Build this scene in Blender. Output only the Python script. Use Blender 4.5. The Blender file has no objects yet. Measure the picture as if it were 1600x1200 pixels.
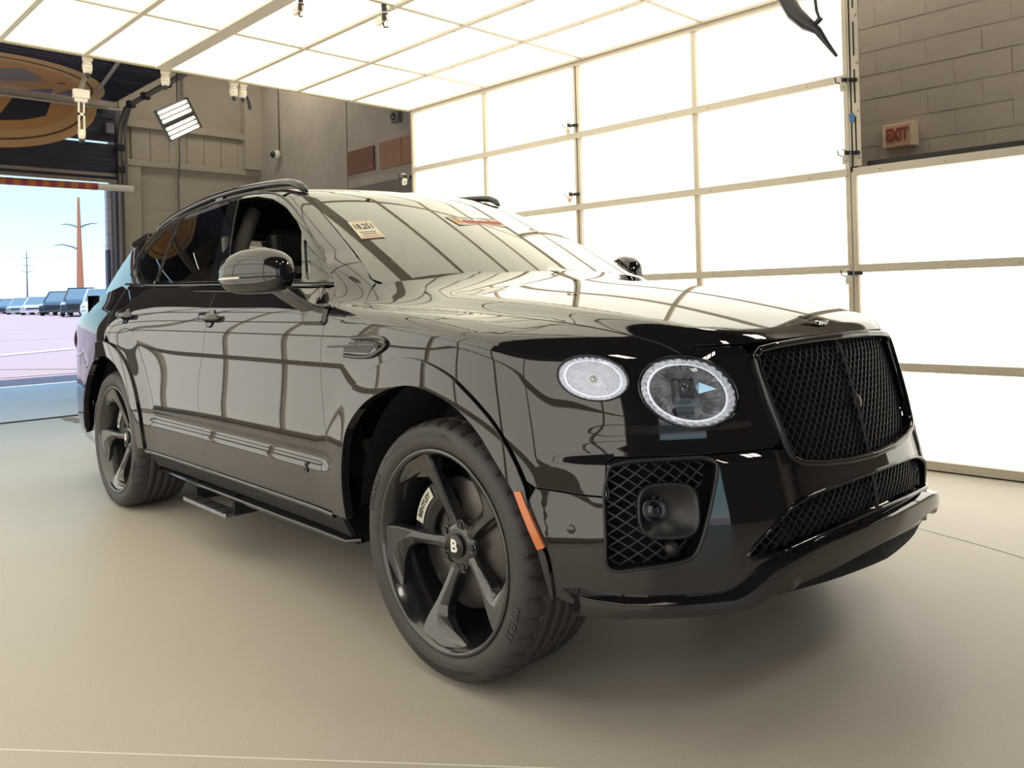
import bpy, bmesh, math, random
import numpy as np
from mathutils import Vector, Matrix
from mathutils.geometry import delaunay_2d_cdt
random.seed(4); rng = np.random.default_rng(4)
SC = bpy.context.scene; COL = SC.collection
PI = math.pi; R = math.radians

# ------------------------------------------------------------------ camera
cam_data = bpy.data.cameras.new('camera'); cam = bpy.data.objects.new('camera', cam_data); COL.objects.link(cam)
yaw, pitch, roll = R(135.896), R(.297), R(-1.482)
fw = Vector((math.cos(yaw)*math.cos(pitch), math.sin(yaw)*math.cos(pitch), math.sin(pitch)))
rt = Vector((math.sin(yaw), -math.cos(yaw), 0)); upv = rt.cross(fw)
r2 = math.cos(roll)*rt+math.sin(roll)*upv; u2 = -math.sin(roll)*rt+math.cos(roll)*upv
M = Matrix((r2, u2, -fw)).transposed().to_4x4(); M.translation = Vector((1.9049, -2.4835, 1.1373))
cam.matrix_world = M
cam_data.sensor_width = 36; cam_data.lens = 1275.37/1600*36; cam_data.shift_y = -143.24/1600
cam_data.clip_start = .05; cam_data.clip_end = 1500
SC.camera = cam

# ------------------------------------------------------------------ light
EMIT = 1.2            # radiance of the booth's light panels
SC.view_settings.view_transform = 'Standard'; SC.view_settings.look = 'None'
SC.view_settings.exposure = 0.38; SC.view_settings.gamma = 1; SC.view_settings.use_curve_mapping = False
world = bpy.data.worlds.new('world'); SC.world = world; world.use_nodes = True
nt = world.node_tree; nt.nodes.clear()
wo = nt.nodes.new('ShaderNodeOutputWorld'); bg = nt.nodes.new('ShaderNodeBackground'); rp = nt.nodes.new('ShaderNodeValToRGB')
tc = nt.nodes.new('ShaderNodeTexCoord'); sx = nt.nodes.new('ShaderNodeSeparateXYZ')
nt.links.new(tc.outputs['Generated'], sx.inputs[0]); nt.links.new(sx.outputs['Z'], rp.inputs[0])
rp.color_ramp.elements[0].position = 0.0; rp.color_ramp.elements[0].color = (.52, .62, .65, 1)
rp.color_ramp.elements[1].position = .55; rp.color_ramp.elements[1].color = (.16, .34, .62, 1)
e = rp.color_ramp.elements.new(.11); e.color = (.36, .57, .63, 1)
nt.links.new(rp.outputs[0], bg.inputs[0]); bg.inputs[1].default_value = 1.7
nt.links.new(bg.outputs[0], wo.inputs[0])
sun_d = bpy.data.lights.new('sun', 'SUN'); sun = bpy.data.objects.new('sun', sun_d); COL.objects.link(sun)
sun_d.energy = 3.3; sun_d.angle = R(.5); sun_d.color = (1, .95, .88)
sun.rotation_euler = Vector((-.17, .10, -1)).to_track_quat('-Z', 'Y').to_euler()

# ------------------------------------------------------------------ materials
MATS = {}
def mat(name, col=(.5,.5,.5), rough=.5, metal=0, emit=None, estr=1, spec=.5, ior=1.5, coat=0, noise=None, bump=None, trans=0, alpha=1):
    """noise=(scale, amount, second colour), bump=(scale, strength)"""
    if name in MATS: return MATS[name]
    m = bpy.data.materials.new(name); m.use_nodes = True; t = m.node_tree; b = t.nodes['Principled BSDF']
    b.inputs['Base Color'].default_value = (*col, 1); b.inputs['Roughness'].default_value = rough; b.inputs['Metallic'].default_value = metal
    b.inputs['IOR'].default_value = ior; b.inputs['Specular IOR Level'].default_value = spec
    b.inputs['Transmission Weight'].default_value = trans; b.inputs['Alpha'].default_value = alpha
    if coat: b.inputs['Coat Weight'].default_value = coat; b.inputs['Coat Roughness'].default_value = .02
    if emit: b.inputs['Emission Color'].default_value = (*emit, 1); b.inputs['Emission Strength'].default_value = estr
    if noise or bump:
        c = t.nodes.new('ShaderNodeTexCoord')
    if noise:
        n = t.nodes.new('ShaderNodeTexNoise'); n.inputs['Scale'].default_value = noise[0]; n.inputs['Detail'].default_value = 4
        t.links.new(c.outputs['Object'], n.inputs['Vector'])
        x = t.nodes.new('ShaderNodeMix'); x.data_type = 'RGBA'; mr = t.nodes.new('ShaderNodeMapRange')
        mr.inputs[1].default_value = .3; mr.inputs[2].default_value = .7; mr.inputs[4].default_value = noise[1]
        t.links.new(n.outputs['Fac'], mr.inputs[0]); t.links.new(mr.outputs[0], x.inputs[0])
        x.inputs[6].default_value = (*col, 1); x.inputs[7].default_value = (*noise[2], 1)
        t.links.new(x.outputs[2], b.inputs['Base Color'])
    if bump:
        n2 = t.nodes.new('ShaderNodeTexNoise'); n2.inputs['Scale'].default_value = bump[0]; n2.inputs['Detail'].default_value = 3
        t.links.new(c.outputs['Object'], n2.inputs['Vector']); bp = t.nodes.new('ShaderNodeBump')
        bp.inputs['Strength'].default_value = bump[1]; bp.inputs['Distance'].default_value = .01
        t.links.new(n2.outputs['Fac'], bp.inputs['Height']); t.links.new(bp.outputs[0], b.inputs['Normal'])
    MATS[name] = m; return m
def thin_glass(name, col, refl=1.0, rough=0.0):
    """a thin pane: tinted see-through plus a Fresnel reflection"""
    m = bpy.data.materials.new(name); m.use_nodes = True; t = m.node_tree; t.nodes.clear()
    o = t.nodes.new('ShaderNodeOutputMaterial'); tr = t.nodes.new('ShaderNodeBsdfTransparent'); gl = t.nodes.new('ShaderNodeBsdfGlossy')
    mx = t.nodes.new('ShaderNodeMixShader'); fr = t.nodes.new('ShaderNodeFresnel'); mu = t.nodes.new('ShaderNodeMath'); mu.operation = 'MULTIPLY'; mu.use_clamp = True
    tr.inputs[0].default_value = (*col, 1); gl.inputs['Roughness'].default_value = rough; fr.inputs[0].default_value = 1.52; mu.inputs[1].default_value = refl
    t.links.new(fr.outputs[0], mu.inputs[0]); t.links.new(mu.outputs[0], mx.inputs[0]); t.links.new(tr.outputs[0], mx.inputs[1]); t.links.new(gl.outputs[0], mx.inputs[2])
    t.links.new(mx.outputs[0], o.inputs[0]); MATS[name] = m; return m

# ------------------------------------------------------------------ geometry helpers
def link(name, me, m=None, parent=None):
    o = bpy.data.objects.new(name, me); COL.objects.link(o)
    if m is not None: me.materials.clear(); me.materials.append(m)
    if parent is not None: o.parent = parent
    return o
def tag(o, label=None, cat=None, group=None, kind=None):
    if label: o['label'] = label
    if cat: o['category'] = cat
    if group: o['group'] = group
    if kind: o['kind'] = kind
    return o
def empty(name, loc=(0,0,0), rot=(0,0,0), label=None, cat=None, group=None, parent=None):
    o = bpy.data.objects.new(name, None); COL.objects.link(o); o.location = loc; o.rotation_euler = rot; o.empty_display_size = .1
    if parent is not None: o.parent = parent
    return tag(o, label, cat, group)
class MB:
    def __init__(s): s.v = []; s.f = []; s.sm = []
    def add(s, v, f, smooth=False):
        n = len(s.v); s.v += [tuple(q) for q in v]; s.f += [tuple(i+n for i in q) for q in f]; s.sm += [smooth]*len(f); return s
    def box(s, a, b, mtx=None):
        (x0,y0,z0), (x1,y1,z1) = a, b
        v = [(x0,y0,z0),(x1,y0,z0),(x1,y1,z0),(x0,y1,z0),(x0,y0,z1),(x1,y0,z1),(x1,y1,z1),(x0,y1,z1)]
        if mtx is not None: v = [tuple(mtx @ Vector(q)) for q in v]
        return s.add(v, [(0,3,2,1),(4,5,6,7),(0,1,5,4),(1,2,6,5),(2,3,7,6),(3,0,4,7)])
    def tube(s, pts, r, n=8, cap=True, smooth=True):
        pts = [Vector(p) for p in pts]; rs = r if isinstance(r, (list, tuple)) else [r]*len(pts); v = []; f = []
        up = Vector((0,0,1)); prev = None
        for i, p in enumerate(pts):
            d = (pts[min(i+1, len(pts)-1)]-pts[max(i-1, 0)]).normalized()
            a = (prev - d*prev.dot(d)) if prev is not None else (d.cross(up) if abs(d.z) < .95 else d.cross(Vector((1,0,0))))
            a.normalize(); prev = a; b = d.cross(a)
            for k in range(n):
                t = 2*PI*k/n; v.append(p+rs[i]*(a*math.cos(t)+b*math.sin(t)))
        for i in range(len(pts)-1):
            for k in range(n): f.append((i*n+k, i*n+(k+1) % n, (i+1)*n+(k+1) % n, (i+1)*n+k))
        s.add(v, f, smooth)
        if cap: s.add(v[:n], [tuple(range(n))[::-1]]); s.add(v[-n:], [tuple(range(n))])
        return s
    def lathe(s, prof, n=32, mtx=None, smooth=True, closed=False):
        """prof of (r, h) about local z"""
        v = []; f = []; m = len(prof)
        for k in range(n):
            t = 2*PI*k/n
            for r, h in prof: v.append(Vector((r*math.cos(t), r*math.sin(t), h)))
        for k in range(n):
            for i in range(m if closed else m-1):
                j = (i+1) % m; k2 = (k+1) % n
                f.append((k*m+i, k2*m+i, k2*m+j, k*m+j))
        if mtx is not None: v = [mtx @ q for q in v]
        return s.add(v, f, smooth)
    def prism(s, poly, h0, h1, mtx=None):
        """polygon (u, v) extruded along local z, front cap first"""
        n = len(poly); v = [Vector((a, b, h0)) for a, b in poly]+[Vector((a, b, h1)) for a, b in poly]
        if mtx is not None: v = [mtx @ q for q in v]
        return s.add(v, [tuple(range(n))[::-1], tuple(range(n, 2*n))]+[(i, (i+1) % n, n+(i+1) % n, n+i) for i in range(n)])
    def mesh(s, name):
        me = bpy.data.meshes.new(name); me.from_pydata([tuple(q) for q in s.v], [], s.f); me.polygons.foreach_set('use_smooth', s.sm); me.update(); return me
    def build(s, name, m, parent=None, bevel=0, fix=True):
        me = s.mesh(name)
        if fix:
            b = bmesh.new(); b.from_mesh(me); bmesh.ops.recalc_face_normals(b, faces=b.faces); b.to_mesh(me); b.free()
        o = link(name, me, m, parent)
        if bevel:
            md = o.modifiers.new('bevel', 'BEVEL'); md.width = bevel; md.segments = 2; md.limit_method = 'ANGLE'
        return o
def axes(o, x, y, z=None):
    x = Vector(x).normalized(); y = Vector(y); z = x.cross(y).normalized() if z is None else Vector(z).normalized(); y = z.cross(x)
    m = Matrix((x, y, z)).transposed().to_4x4(); m.translation = Vector(o); return m
def copy_tree(o, parent=None):
    c = o.copy(); COL.objects.link(c); c.parent = parent
    for ch in list(o.children): copy_tree(ch, c)
    return c
def text_mesh(body, size=1.0, depth=.05, bold=.0):
    cu = bpy.data.curves.new('lettering', 'FONT'); cu.body = body; cu.size = size; cu.extrude = depth; cu.offset = bold
    cu.align_x = 'CENTER'; cu.align_y = 'CENTER'; cu.resolution_u = 3
    ob = bpy.data.objects.new('lettering', cu); COL.objects.link(ob)
    dg = bpy.context.evaluated_depsgraph_get(); me = bpy.data.meshes.new_from_object(ob.evaluated_get(dg))
    bpy.data.objects.remove(ob); bpy.data.curves.remove(cu); return me
# ================================================================== THE PLACE
m_panel = mat('lit_panel', (.9,.88,.82), .6, emit=(1,.955,.86), estr=EMIT)
m_cpanel = mat('lit_ceiling_panel', (.9,.88,.82), .6, emit=(1,.94,.72), estr=EMIT*.84)
m_bar = mat('painted_frame', (.62,.56,.46), .45, noise=(6,.3,(.55,.5,.42)))
m_strut = mat('zinc_strut', (.50,.45,.38), .45, metal=.3, noise=(8,.4,(.42,.38,.33)))
m_dark = mat('dark_gap', (.012,.012,.014), .7)
m_wall = mat('block_paint', (.42,.365,.305), .75, noise=(3,.5,(.31,.27,.22)), bump=(60,.15))
m_joint = mat('mortar_paint', (.375,.325,.27), .85)
m_back = mat('back_paint', (.44,.385,.31), .75, noise=(2,.5,(.34,.30,.24)), bump=(40,.1))
m_navy = mat('navy_door', (.018,.018,.035), .5, noise=(4,.4,(.03,.03,.05)))
m_roofdk = mat('dark_roof', (.06,.055,.05), .9, noise=(1,.5,(.09,.08,.07)))
m_white = mat('white_plastic', (.75,.70,.60), .4)
m_black = mat('black_plastic', (.015,.015,.018), .35)
m_steel = mat('steel', (.5,.5,.5), .35, metal=.9)
def floor_mat():
    m = mat('epoxy_floor', (.40,.355,.285), .36, spec=.35)
    t = m.node_tree; b = t.nodes['Principled BSDF']; c = t.nodes.new('ShaderNodeTexCoord')
    n = t.nodes.new('ShaderNodeTexNoise'); n.inputs['Scale'].default_value = .9; n.inputs['Detail'].default_value = 5
    n2 = t.nodes.new('ShaderNodeTexNoise'); n2.inputs['Scale'].default_value = 190; n2.inputs['Detail'].default_value = 2
    t.links.new(c.outputs['Object'], n.inputs[0]); t.links.new(c.outputs['Object'], n2.inputs[0])
    x = t.nodes.new('ShaderNodeMix'); x.data_type = 'RGBA'; x.inputs[6].default_value = (.54,.495,.435,1); x.inputs[7].default_value = (.495,.45,.395,1)
    t.links.new(n.outputs[0], x.inputs[0])
    y = t.nodes.new('ShaderNodeMix'); y.data_type = 'RGBA'; y.blend_type = 'OVERLAY'; y.inputs[0].default_value = .16
    t.links.new(x.outputs[2], y.inputs[6]); t.links.new(n2.outputs[0], y.inputs[7]); t.links.new(y.outputs[2], b.inputs['Base Color'])
    bp = t.nodes.new('ShaderNodeBump'); bp.inputs['Strength'].default_value = .12; bp.inputs['Distance'].default_value = .004
    t.links.new(n2.outputs[0], bp.inputs['Height']); t.links.new(bp.outputs[0], b.inputs['Normal'])
    r = t.nodes.new('ShaderNodeMapRange'); r.inputs[3].default_value = .28; r.inputs[4].default_value = .46
    t.links.new(n.outputs[0], r.inputs[0]); t.links.new(r.outputs[0], b.inputs['Roughness'])
    return m
fl = tag(MB().box((-7.5,-7,-.25), (9,4.5,0)).build('floor', floor_mat()), 'beige epoxy floor of the photo booth', kind='structure')
MB().add([(-.62,-2.03,.0006),(.70,-.925,.0006),(.70,-.932,.0006),(-.62,-2.037,.0006)], [(0,1,2,3)]).build('chalk_line', mat('chalk', (.85,.82,.75), .7), fl)
def crack(pts, w, nm):
    mb = MB()
    for (a, b), (c, d) in zip(pts, pts[1:]):
        mb.add([(a,b,.0006),(c,d,.0006),(c+w*.3,d+w,.0006),(a+w*.3,b+w,.0006)], [(0,1,2,3)])
    return mb.build(nm, mat('crack_dark', (.20,.18,.15), .8), fl)
crack([(.35,1.57),(.55,1.50),(.72,1.45),(.93,1.37),(1.2,1.30)], .005, 'floor_crack')
ap = tag(MB().box((-11.85,-7,-.25), (-7.56,4.5,0)).build('floor_concrete', mat('sky_tinted_concrete', (.64,.70,.78), .45, noise=(.7,.6,(.52,.54,.58)), bump=(30,.1))), 'bare concrete strip inside the open door, pale sky-light blue put into its colour', kind='structure')  # pale blue of the sky light is put into the base colour
th = tag(MB().box((-7.565,-7,-.02), (-7.49,4.5,.006)).build('trim_1', m_dark), 'dark joint strip between epoxy and bare concrete', kind='structure')
stain = MB(); 
for i in range(14):
    x, y = -7.2+random.uniform(-.25,.3), .35+random.uniform(-.35,.45); r = random.uniform(.03,.09)
    stain.add([(x+r*1.5*math.cos(t), y+r*math.sin(t), .001+.0001*i) for t in np.linspace(0, 2*PI, 9)[:-1]], [tuple(range(8))])
stain.build('stain', mat('stain', (.30,.24,.19), .6), fl)

# ---- lit booth walls and ceiling: every panel is a piece of its own
ZR = [.035, .63, 1.262, 1.893, 2.512, 3.135]
XP = [-5.06, -3.92, -2.735, -1.55, -.392]; XL = [-.355, .83, 2.03]
PAN = {}
def panel_piece(parent, cx, cy, cz, sx, sy, sz, m=m_panel):
    k = (round(sx,3), round(sy,3), round(sz,3))
    if k not in PAN: PAN[k] = MB().box((-sx/2,-sy/2,-sz/2), (sx/2,sy/2,sz/2)).mesh('light_panel'); PAN[k].materials.append(m)
    o = link('light_panel', PAN[k], None, parent); o.location = (cx, cy, cz); return o
def lit_wall(name, Y, sgn, label, XP=XP, XL=XL):
    """Y: inner face, sgn +1 when the wall lies towards +y"""
    root = MB().box((XP[0], Y+.07*sgn, .02), (-.392, Y+.12*sgn, 3.135)).box((-.355, Y+.07*sgn, .02), (XL[-1], Y+.12*sgn, 1.893)).build(name, m_strut)
    tag(root, label, kind='structure')
    for xs, top in ((XP, 5), (XL, 3)):
        for a, b in zip(xs, xs[1:]):
            for k in range(top):
                panel_piece(root, (a+b)/2, Y+.03*sgn, (ZR[k]+ZR[k+1])/2, b-a, .02, ZR[k+1]-ZR[k])
        for i, x in enumerate(xs):
            w = .020 if 0 < i < len(xs)-1 else .016
            if xs is XP and i == len(XP)-3:
                for d in (-.019, .019): MB().box((x+d-.012, Y-.012*sgn, .03), (x+d+.012, Y+.03*sgn, ZR[top])).build('mullion', m_bar, root, .002)
                MB().box((x-.006, Y+.005*sgn, .03), (x+.006, Y+.03*sgn, ZR[top])).build('mullion_gap', m_dark, root)
            else: MB().box((x-w, Y-.012*sgn, .03), (x+w, Y+.03*sgn, ZR[top])).build('mullion', m_bar, root, .002)
        for k in range(top+1):
            z = ZR[k]; mb = MB(); h = .026
            mb.box((xs[0], Y-.018*sgn, z-h), (xs[-1], Y+.03*sgn, z+h)); mb.box((xs[0], Y-.022*sgn, z-h), (xs[-1], Y-.018*sgn, z-h+.008))
            x = xs[0]+.17
            while x < xs[-1]:
                mb.lathe([(0,.006),(.006,.005),(.009,0)], 8, axes((x, Y-.018*sgn, z), (1,0,0), (0,0,sgn))); x += .385
            mb.build('frame_rail', m_bar, root)
    MB().box((XP[0], Y-.005, 0), (XL[-1], Y+.10*sgn, .022)).build('bottom_gap', m_dark, root)
    return root
wl = lit_wall('wall_left', 2.85, 1, 'glowing white panel wall behind the car, tall section and low section')
wr = lit_wall('wall_right', -2.88, -1, 'glowing white panel wall on the near side of the booth', [-9.832, -8.652, -7.472, -6.26, -5.08]+XP[1:], XL+[2.78])
# slotted strut and dark capping where the tall section ends
st = MB().box((-.372, 2.835, 1.93), (-.362, 2.875, 3.3)).box((-.352, 2.838, 1.93), (-.300, 2.85, 3.3))
for z in np.arange(2.0, 3.3, .31): st.lathe([(0,.007),(.007,.005),(.010,0)], 10, axes((-.315, 2.838, z-.02), (1,0,0), (0,0,1)))
sto = st.build('slotted_strut', m_strut, wl)
for z in np.arange(2.03, 3.2, .31): MB().box((-.336, 2.8365, z), (-.326, 2.8385, z+.22)).build('slot', m_dark, wl)
MB().box((-.385, 2.846, 1.9), (-.352, 2.90, 3.3)).build('strut_gap', m_dark, wl)
MB().box((-.30, 2.93, 1.86), (2.03, 2.99, 1.965)).build('dark_capping', m_dark, wl)
MB().add([(-.366,2.832,2.22),(-.338,2.832,2.21),(-.33,2.832,2.25),(-.35,2.832,2.285),(-.372,2.832,2.27)], [(0,1,2,3,4)]).build('blue_tape', mat('blue_tape', (.05,.16,.36), .6), wl)
YG = [2.82, 2.115, 1.50, .875, .235, -.375, -.965, -1.59, -2.215, -2.85]; XG = [-5.10, -3.875, -2.645, -1.455, -.28]
ceil = tag(MB().box((-5.10,-2.85,3.19), (-.28,2.82,3.26)).build('ceiling', m_strut), 'glowing white panel ceiling of the booth', kind='structure')
for a, b in zip(XG, XG[1:]):
    for c, d in zip(YG[1:], YG): panel_piece(ceil, (a+b)/2, (c+d)/2, 3.17, b-a, d-c, .02, m_cpanel)
for i, y in enumerate(YG):
    w = .058 if i == 4 else .019; mb = MB().box((XG[0], y-w, 3.142), (XG[-1], y+w, 3.165))
    x = XG[0]+.12
    while x < XG[-1]:
        for q in ((-.035,.035) if i == 4 else (0,)): mb.lathe([(0,.006),(.007,.005),(.010,0)], 8, axes((x+q*.6, y+q, 3.142), (1,0,0), (0,-1,0)))
        x += .37
    mb.build('ceiling_rail', m_bar, ceil)
for x in XG: MB().box((x-.014, YG[-1], 3.150), (x+.014, YG[0], 3.165)).build('ceiling_rail', m_bar, ceil)
MB().box((-5.125, -2.9, 3.145), (-5.10, 2.84, 3.25)).build('edge_trim', mat('edge_trim', (.5,.44,.25), .5), ceil)

# ---- building shell
sw = tag(MB().box((-11.8, 4.5, 0), (9, 4.8, 6.4)).build('wall_side', m_joint), 'tan painted block wall beyond the booth, with exit sign', kind='structure')
BL = MB().box((-.195,0,-.095), (.195,.012,.095)).mesh('block')
def blocks(x0, x1, z0, z1, par):
    k = 0; z = 1.918+.1
    while z < z1:
        if z > z0:
            x = -9.84+.195+(.2 if k % 2 else 0)
            while x < x1:
                if x > x0:
                    o = link('block', BL, m_wall, par); o.location = (x+random.uniform(-.001,.001), 4.4963+random.uniform(0,.002), z)
                x += .4
        z += .2; k += 1
BL.materials.append(m_wall)
blocks(-1.3, .9, 2.0, 3.5, sw)
for a, b in ((-11.8,-1.28),): MB().box((a, 4.489, 0), (b, 4.51, 6.4)).build('plaster_face', m_wall, sw)
# recessed band of dark glazed openings low on the side wall, boards above
for x in np.arange(-9.05, -6.6, .36): MB().box((x, 4.482, 2.55), (x+.335, 4.492, 2.86)).build('vent_pane', mat('dim_pane', (.19,.165,.14), .4), sw)
MB().box((-8.885, 4.475, 0), (-8.85, 4.492, 6.4)).build('pipe_chase', m_wall, sw)
for x0, x1, z0, z1, c, nm, lb in ((-8.83,-8.12,3.06,3.42,(.20,.095,.06),'dark_board','dark red-brown board fixed high on the block wall'), (-7.97,-6.9,3.04,3.43,(.33,.18,.11),'light_board','lighter orange-brown board high on the wall next to the lit panels')):
    r = MB().box((x0, 4.455, z0), (x1, 4.489, z1)).build(nm, mat(nm, c, .6, noise=(9,.6,tuple(.8*v for v in c))), None, .004)
    tag(r, lb, 'board', 'boards on the wall')
    if nm == 'light_board':
        MB().box((-7.43, 4.452, z0), (-7.425, 4.456, z1)).build('seam', m_dark, r)
    for x in (x0+.06, x1-.06):
        for z in (z0+.05, z1-.05): MB().lathe([(0,.004),(.008,.003),(.01,0)], 8, axes((x, 4.455, z), (1,0,0), (0,0,1))).build('screw', m_steel, r)
wb = MB().box((-12.05, 2.13, 0), (-11.78, 4.8, 6.4)).box((-12.05, -7, 4.3), (-11.80, 2.13, 6.4)).box((-12.05, -7, 0), (-11.78, -2.4, 6.4)).build('wall_back', m_back)
tag(wb, 'tan rear wall of the building with the open overhead door', kind='structure')
def facing(name, a, b): return MB().box(a, b).build(name, m_back, wb, .008)
facing('ledge', (-11.78,2.2,4.02), (-11.66,4.5,4.14)); facing('ledge', (-11.78,2.2,3.40), (-11.68,4.5,3.50)); facing('pilaster', (-11.78,4.18,3.5), (-11.6,4.5,6.4)); facing('pilaster', (-11.78,2.15,0), (-11.70,2.42,3.40))
x = 2.3
while x < 4.15: facing('cladding_sheet', (-11.78,x,3.5), (-11.745,x+.295,4.02)); x += .3
for z in (.9, 1.8, 2.7): MB().box((-11.784,2.42,z), (-11.776,4.5,z+.012)).build('groove', m_joint, wb)
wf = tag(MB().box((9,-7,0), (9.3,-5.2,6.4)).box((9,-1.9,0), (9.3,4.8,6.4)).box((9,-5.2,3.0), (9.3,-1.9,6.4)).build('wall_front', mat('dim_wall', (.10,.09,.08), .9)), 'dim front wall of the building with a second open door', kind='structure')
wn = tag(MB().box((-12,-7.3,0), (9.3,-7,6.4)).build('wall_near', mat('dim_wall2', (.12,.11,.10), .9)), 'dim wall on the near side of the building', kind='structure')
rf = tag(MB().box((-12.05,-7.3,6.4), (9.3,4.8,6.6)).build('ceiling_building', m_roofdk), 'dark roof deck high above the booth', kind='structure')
# ---- overhead door: hanging sections, raised sections, tracks, printed oval
od = empty('overhead_door', (-11.7, .5, 3.1), label='dark navy overhead door, partly raised, printed with a large orange oval', cat='garage door')
def odp(mb, n, m, **k):
    o = mb.build(n, m, None, **k); o.parent = od; o.matrix_parent_inverse = Matrix.Translation((11.7, -.5, -3.1)); return o
for z0, z1 in ((3.14,3.70),(3.735,4.24)):
    odp(MB().box((-11.72,-2.4,z0), (-11.68,2.04,z1)), 'door_section', m_navy)
    for z in np.arange(z0+.06, z1-.02, .075): odp(MB().box((-11.682,-2.4,z), (-11.674,2.04,z+.03)), 'rib', m_navy)
for x0, x1 in ((-11.62,-11.0),(-10.97,-10.3),(-10.27,-9.6),(-9.57,-8.7)):
    odp(MB().box((x0,-2.4,4.36), (x1,2.02,4.40)), 'door_section', m_navy)
    for x in np.arange(x0+.08, x1-.05, .09): odp(MB().box((x,-2.4,4.352), (x+.03,2.02,4.362)), 'rib', m_navy)
odp(MB().box((-11.70,-2.4,3.09), (-11.64,2.04,3.14)).box((-11.67,-2.4,3.185), (-11.655,2.03,3.235)), 'bottom_bar', mat('door_bar', (.28,.24,.2), .5, metal=.3))
odp(MB().tube([(-11.5,-2.4,4.20),(-11.5,2.1,4.22)], .022), 'shaft', m_strut)
tr = MB()
tr.tube([(-11.66,2.09,0),(-11.66,2.09,3.7),(-11.60,2.09,4.0),(-11.35,2.09,4.22),(-10.9,2.09,4.25),(-8.0,2.09,4.30)], .04, 6)
tr.tube([(-11.60,2.16,3.0),(-11.60,2.16,4.0),(-11.3,2.16,4.30),(-8.0,2.16,4.38)], .022, 6)
odp(tr, 'track', mat('track_steel', (.17,.15,.14), .45, metal=.5))
for p in ((-11.62,2.09,3.3),(-11.62,2.09,3.65),(-11.1,2.09,4.24),(-10.5,2.09,4.25),(-9.7,2.09,4.27)):
    odp(MB().box((p[0]-.05,p[1]-.07,p[2]-.05), (p[0]+.05,p[1]+.05,p[2]+.05)), 'track_bracket', m_dark, bevel=.01)
odp(MB().box((-11.67,1.88,3.86), (-11.60,2.0,4.02)), 'door_clip', mat('clip', (.3,.29,.3), .4, metal=.4), bevel=.01)
odp(MB().tube([(-10.9,1.55,4.33),(-9.0,1.25,4.33)], .03, 6), 'raised_strut', mat('strut_tan', (.36,.32,.27), .5))
# oval print: lower part on the hanging sections, upper part on the raised ones (flat print, thin)
cen = .15; m_o1 = mat('print_tan', (.55,.34,.15), .6); m_o2 = mat('print_line', (.10,.05,.03), .6); m_o3 = mat('print_orange', (.50,.26,.10), .6); m_o4 = mat('print_navy', (.02,.02,.04), .5); m_o5 = mat('print_grey', (.24,.205,.20), .5)
def band(ry, rz, rx, off, m, nm):
    n = 28
    lo = [(-11.673+off, cen+ry*math.cos(t), 4.24-rz*math.sin(t)) for t in np.linspace(0, PI, n)]
    odp(MB().add([(a, b, c) for a, b, c in lo], [tuple(range(n))]), nm, m, fix=False)
    up = [(-11.62+rx*math.sin(t), cen+ry*math.cos(t), 4.351-off) for t in np.linspace(0, PI, n)]
    odp(MB().add(up, [tuple(range(n))]), nm, m, fix=False)
band(1.62,.77,1.85,.002,m_o1,'oval_print'); band(1.47,.66,1.66,.004,m_o2,'oval_print'); band(1.44,.63,1.62,.006,m_o1,'oval_print'); band(1.30,.52,1.50,.008,m_o3,'oval_print')
def pr2(pts, m, up):
    v = [(-11.663, y, z) for y, z in pts] if not up else [(x, y, 4.341) for y, x in pts]
    odp(MB().add(v, [tuple(range(len(v)))]), 'oval_print', m, fix=False)
pr2([(.62,4.23),(1.12,4.23),(1.05,4.02),(.75,3.92),(.40,3.87),(-.5,3.87),(.46,3.98)], m_o4, False)
pr2([(-.4,4.23),(.5,4.23),(.42,4.05),(.2,3.97),(-.3,3.97)], m_o3, False)
pr2([(.46,-10.35),(.86,-10.85),(.25,-11.35),(.10,-10.6)], m_o5, True); pr2([(1.15,-11.55),(1.30,-11.0),(1.45,-11.25),(1.50,-11.55)], m_o4, True)
pr2([(.75,-11.58),(1.10,-11.58),(1.05,-11.25)], m_o4, True); pr2([(1.00,-10.9),(1.10,-10.88),(1.10,-10.8),(1.0,-10.82)], m_o2, True)
jm = tag(MB().box((-12.0,2.02,0), (-11.70,2.13,4.3)).build('trim_2', mat('jamb', (.10,.085,.08), .6)), 'dark steel jamb of the open door', kind='structure')
MB().box((-12.0,1.955,0), (-11.9,2.02,3.1)).build('jamb_face', mat('jamb_white', (.62,.62,.70), .6), jm)
for z in np.arange(.3, 3.1, .2): MB().box((-12.001,1.953,z), (-11.9,2.021,z+.008)).build('jamb_joint', m_joint, jm)
MB().box((-12.0,1.945,.0), (-11.89,1.99,2.05)).build('jamb_guard', mat('guard_blue', (.08,.09,.16), .5), jm)
# striped height bar hanging in the door
hb = empty('height_bar', (-11.5,.7,2.96), label='white pipe height bar with red and yellow striped tape hanging in the open door', cat='height bar')
def hbp(mb, n, m):
    o = mb.build(n, m, hb); o.matrix_parent_inverse = Matrix.Translation((11.5,-.7,-2.96)); return o
hbp(MB().tube([(-11.5,-2.3,2.955),(-11.5,2.22,2.995)], .052, 16), 'pipe', m_white)
y = -2.2; k = 0
mr = mat('tape_red', (.34,.05,.06), .5); my = mat('tape_yellow', (.50,.17,.03), .5)
while y < 1.66:
    hbp(MB().tube([(-11.5,y,2.957+.0088*(y+2.2)),(-11.5,y+.095,2.957+.0088*(y+2.295))], .054, 16), 'tape_stripe', (mr, my)[k % 2]); y += .095; k += 1
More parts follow.
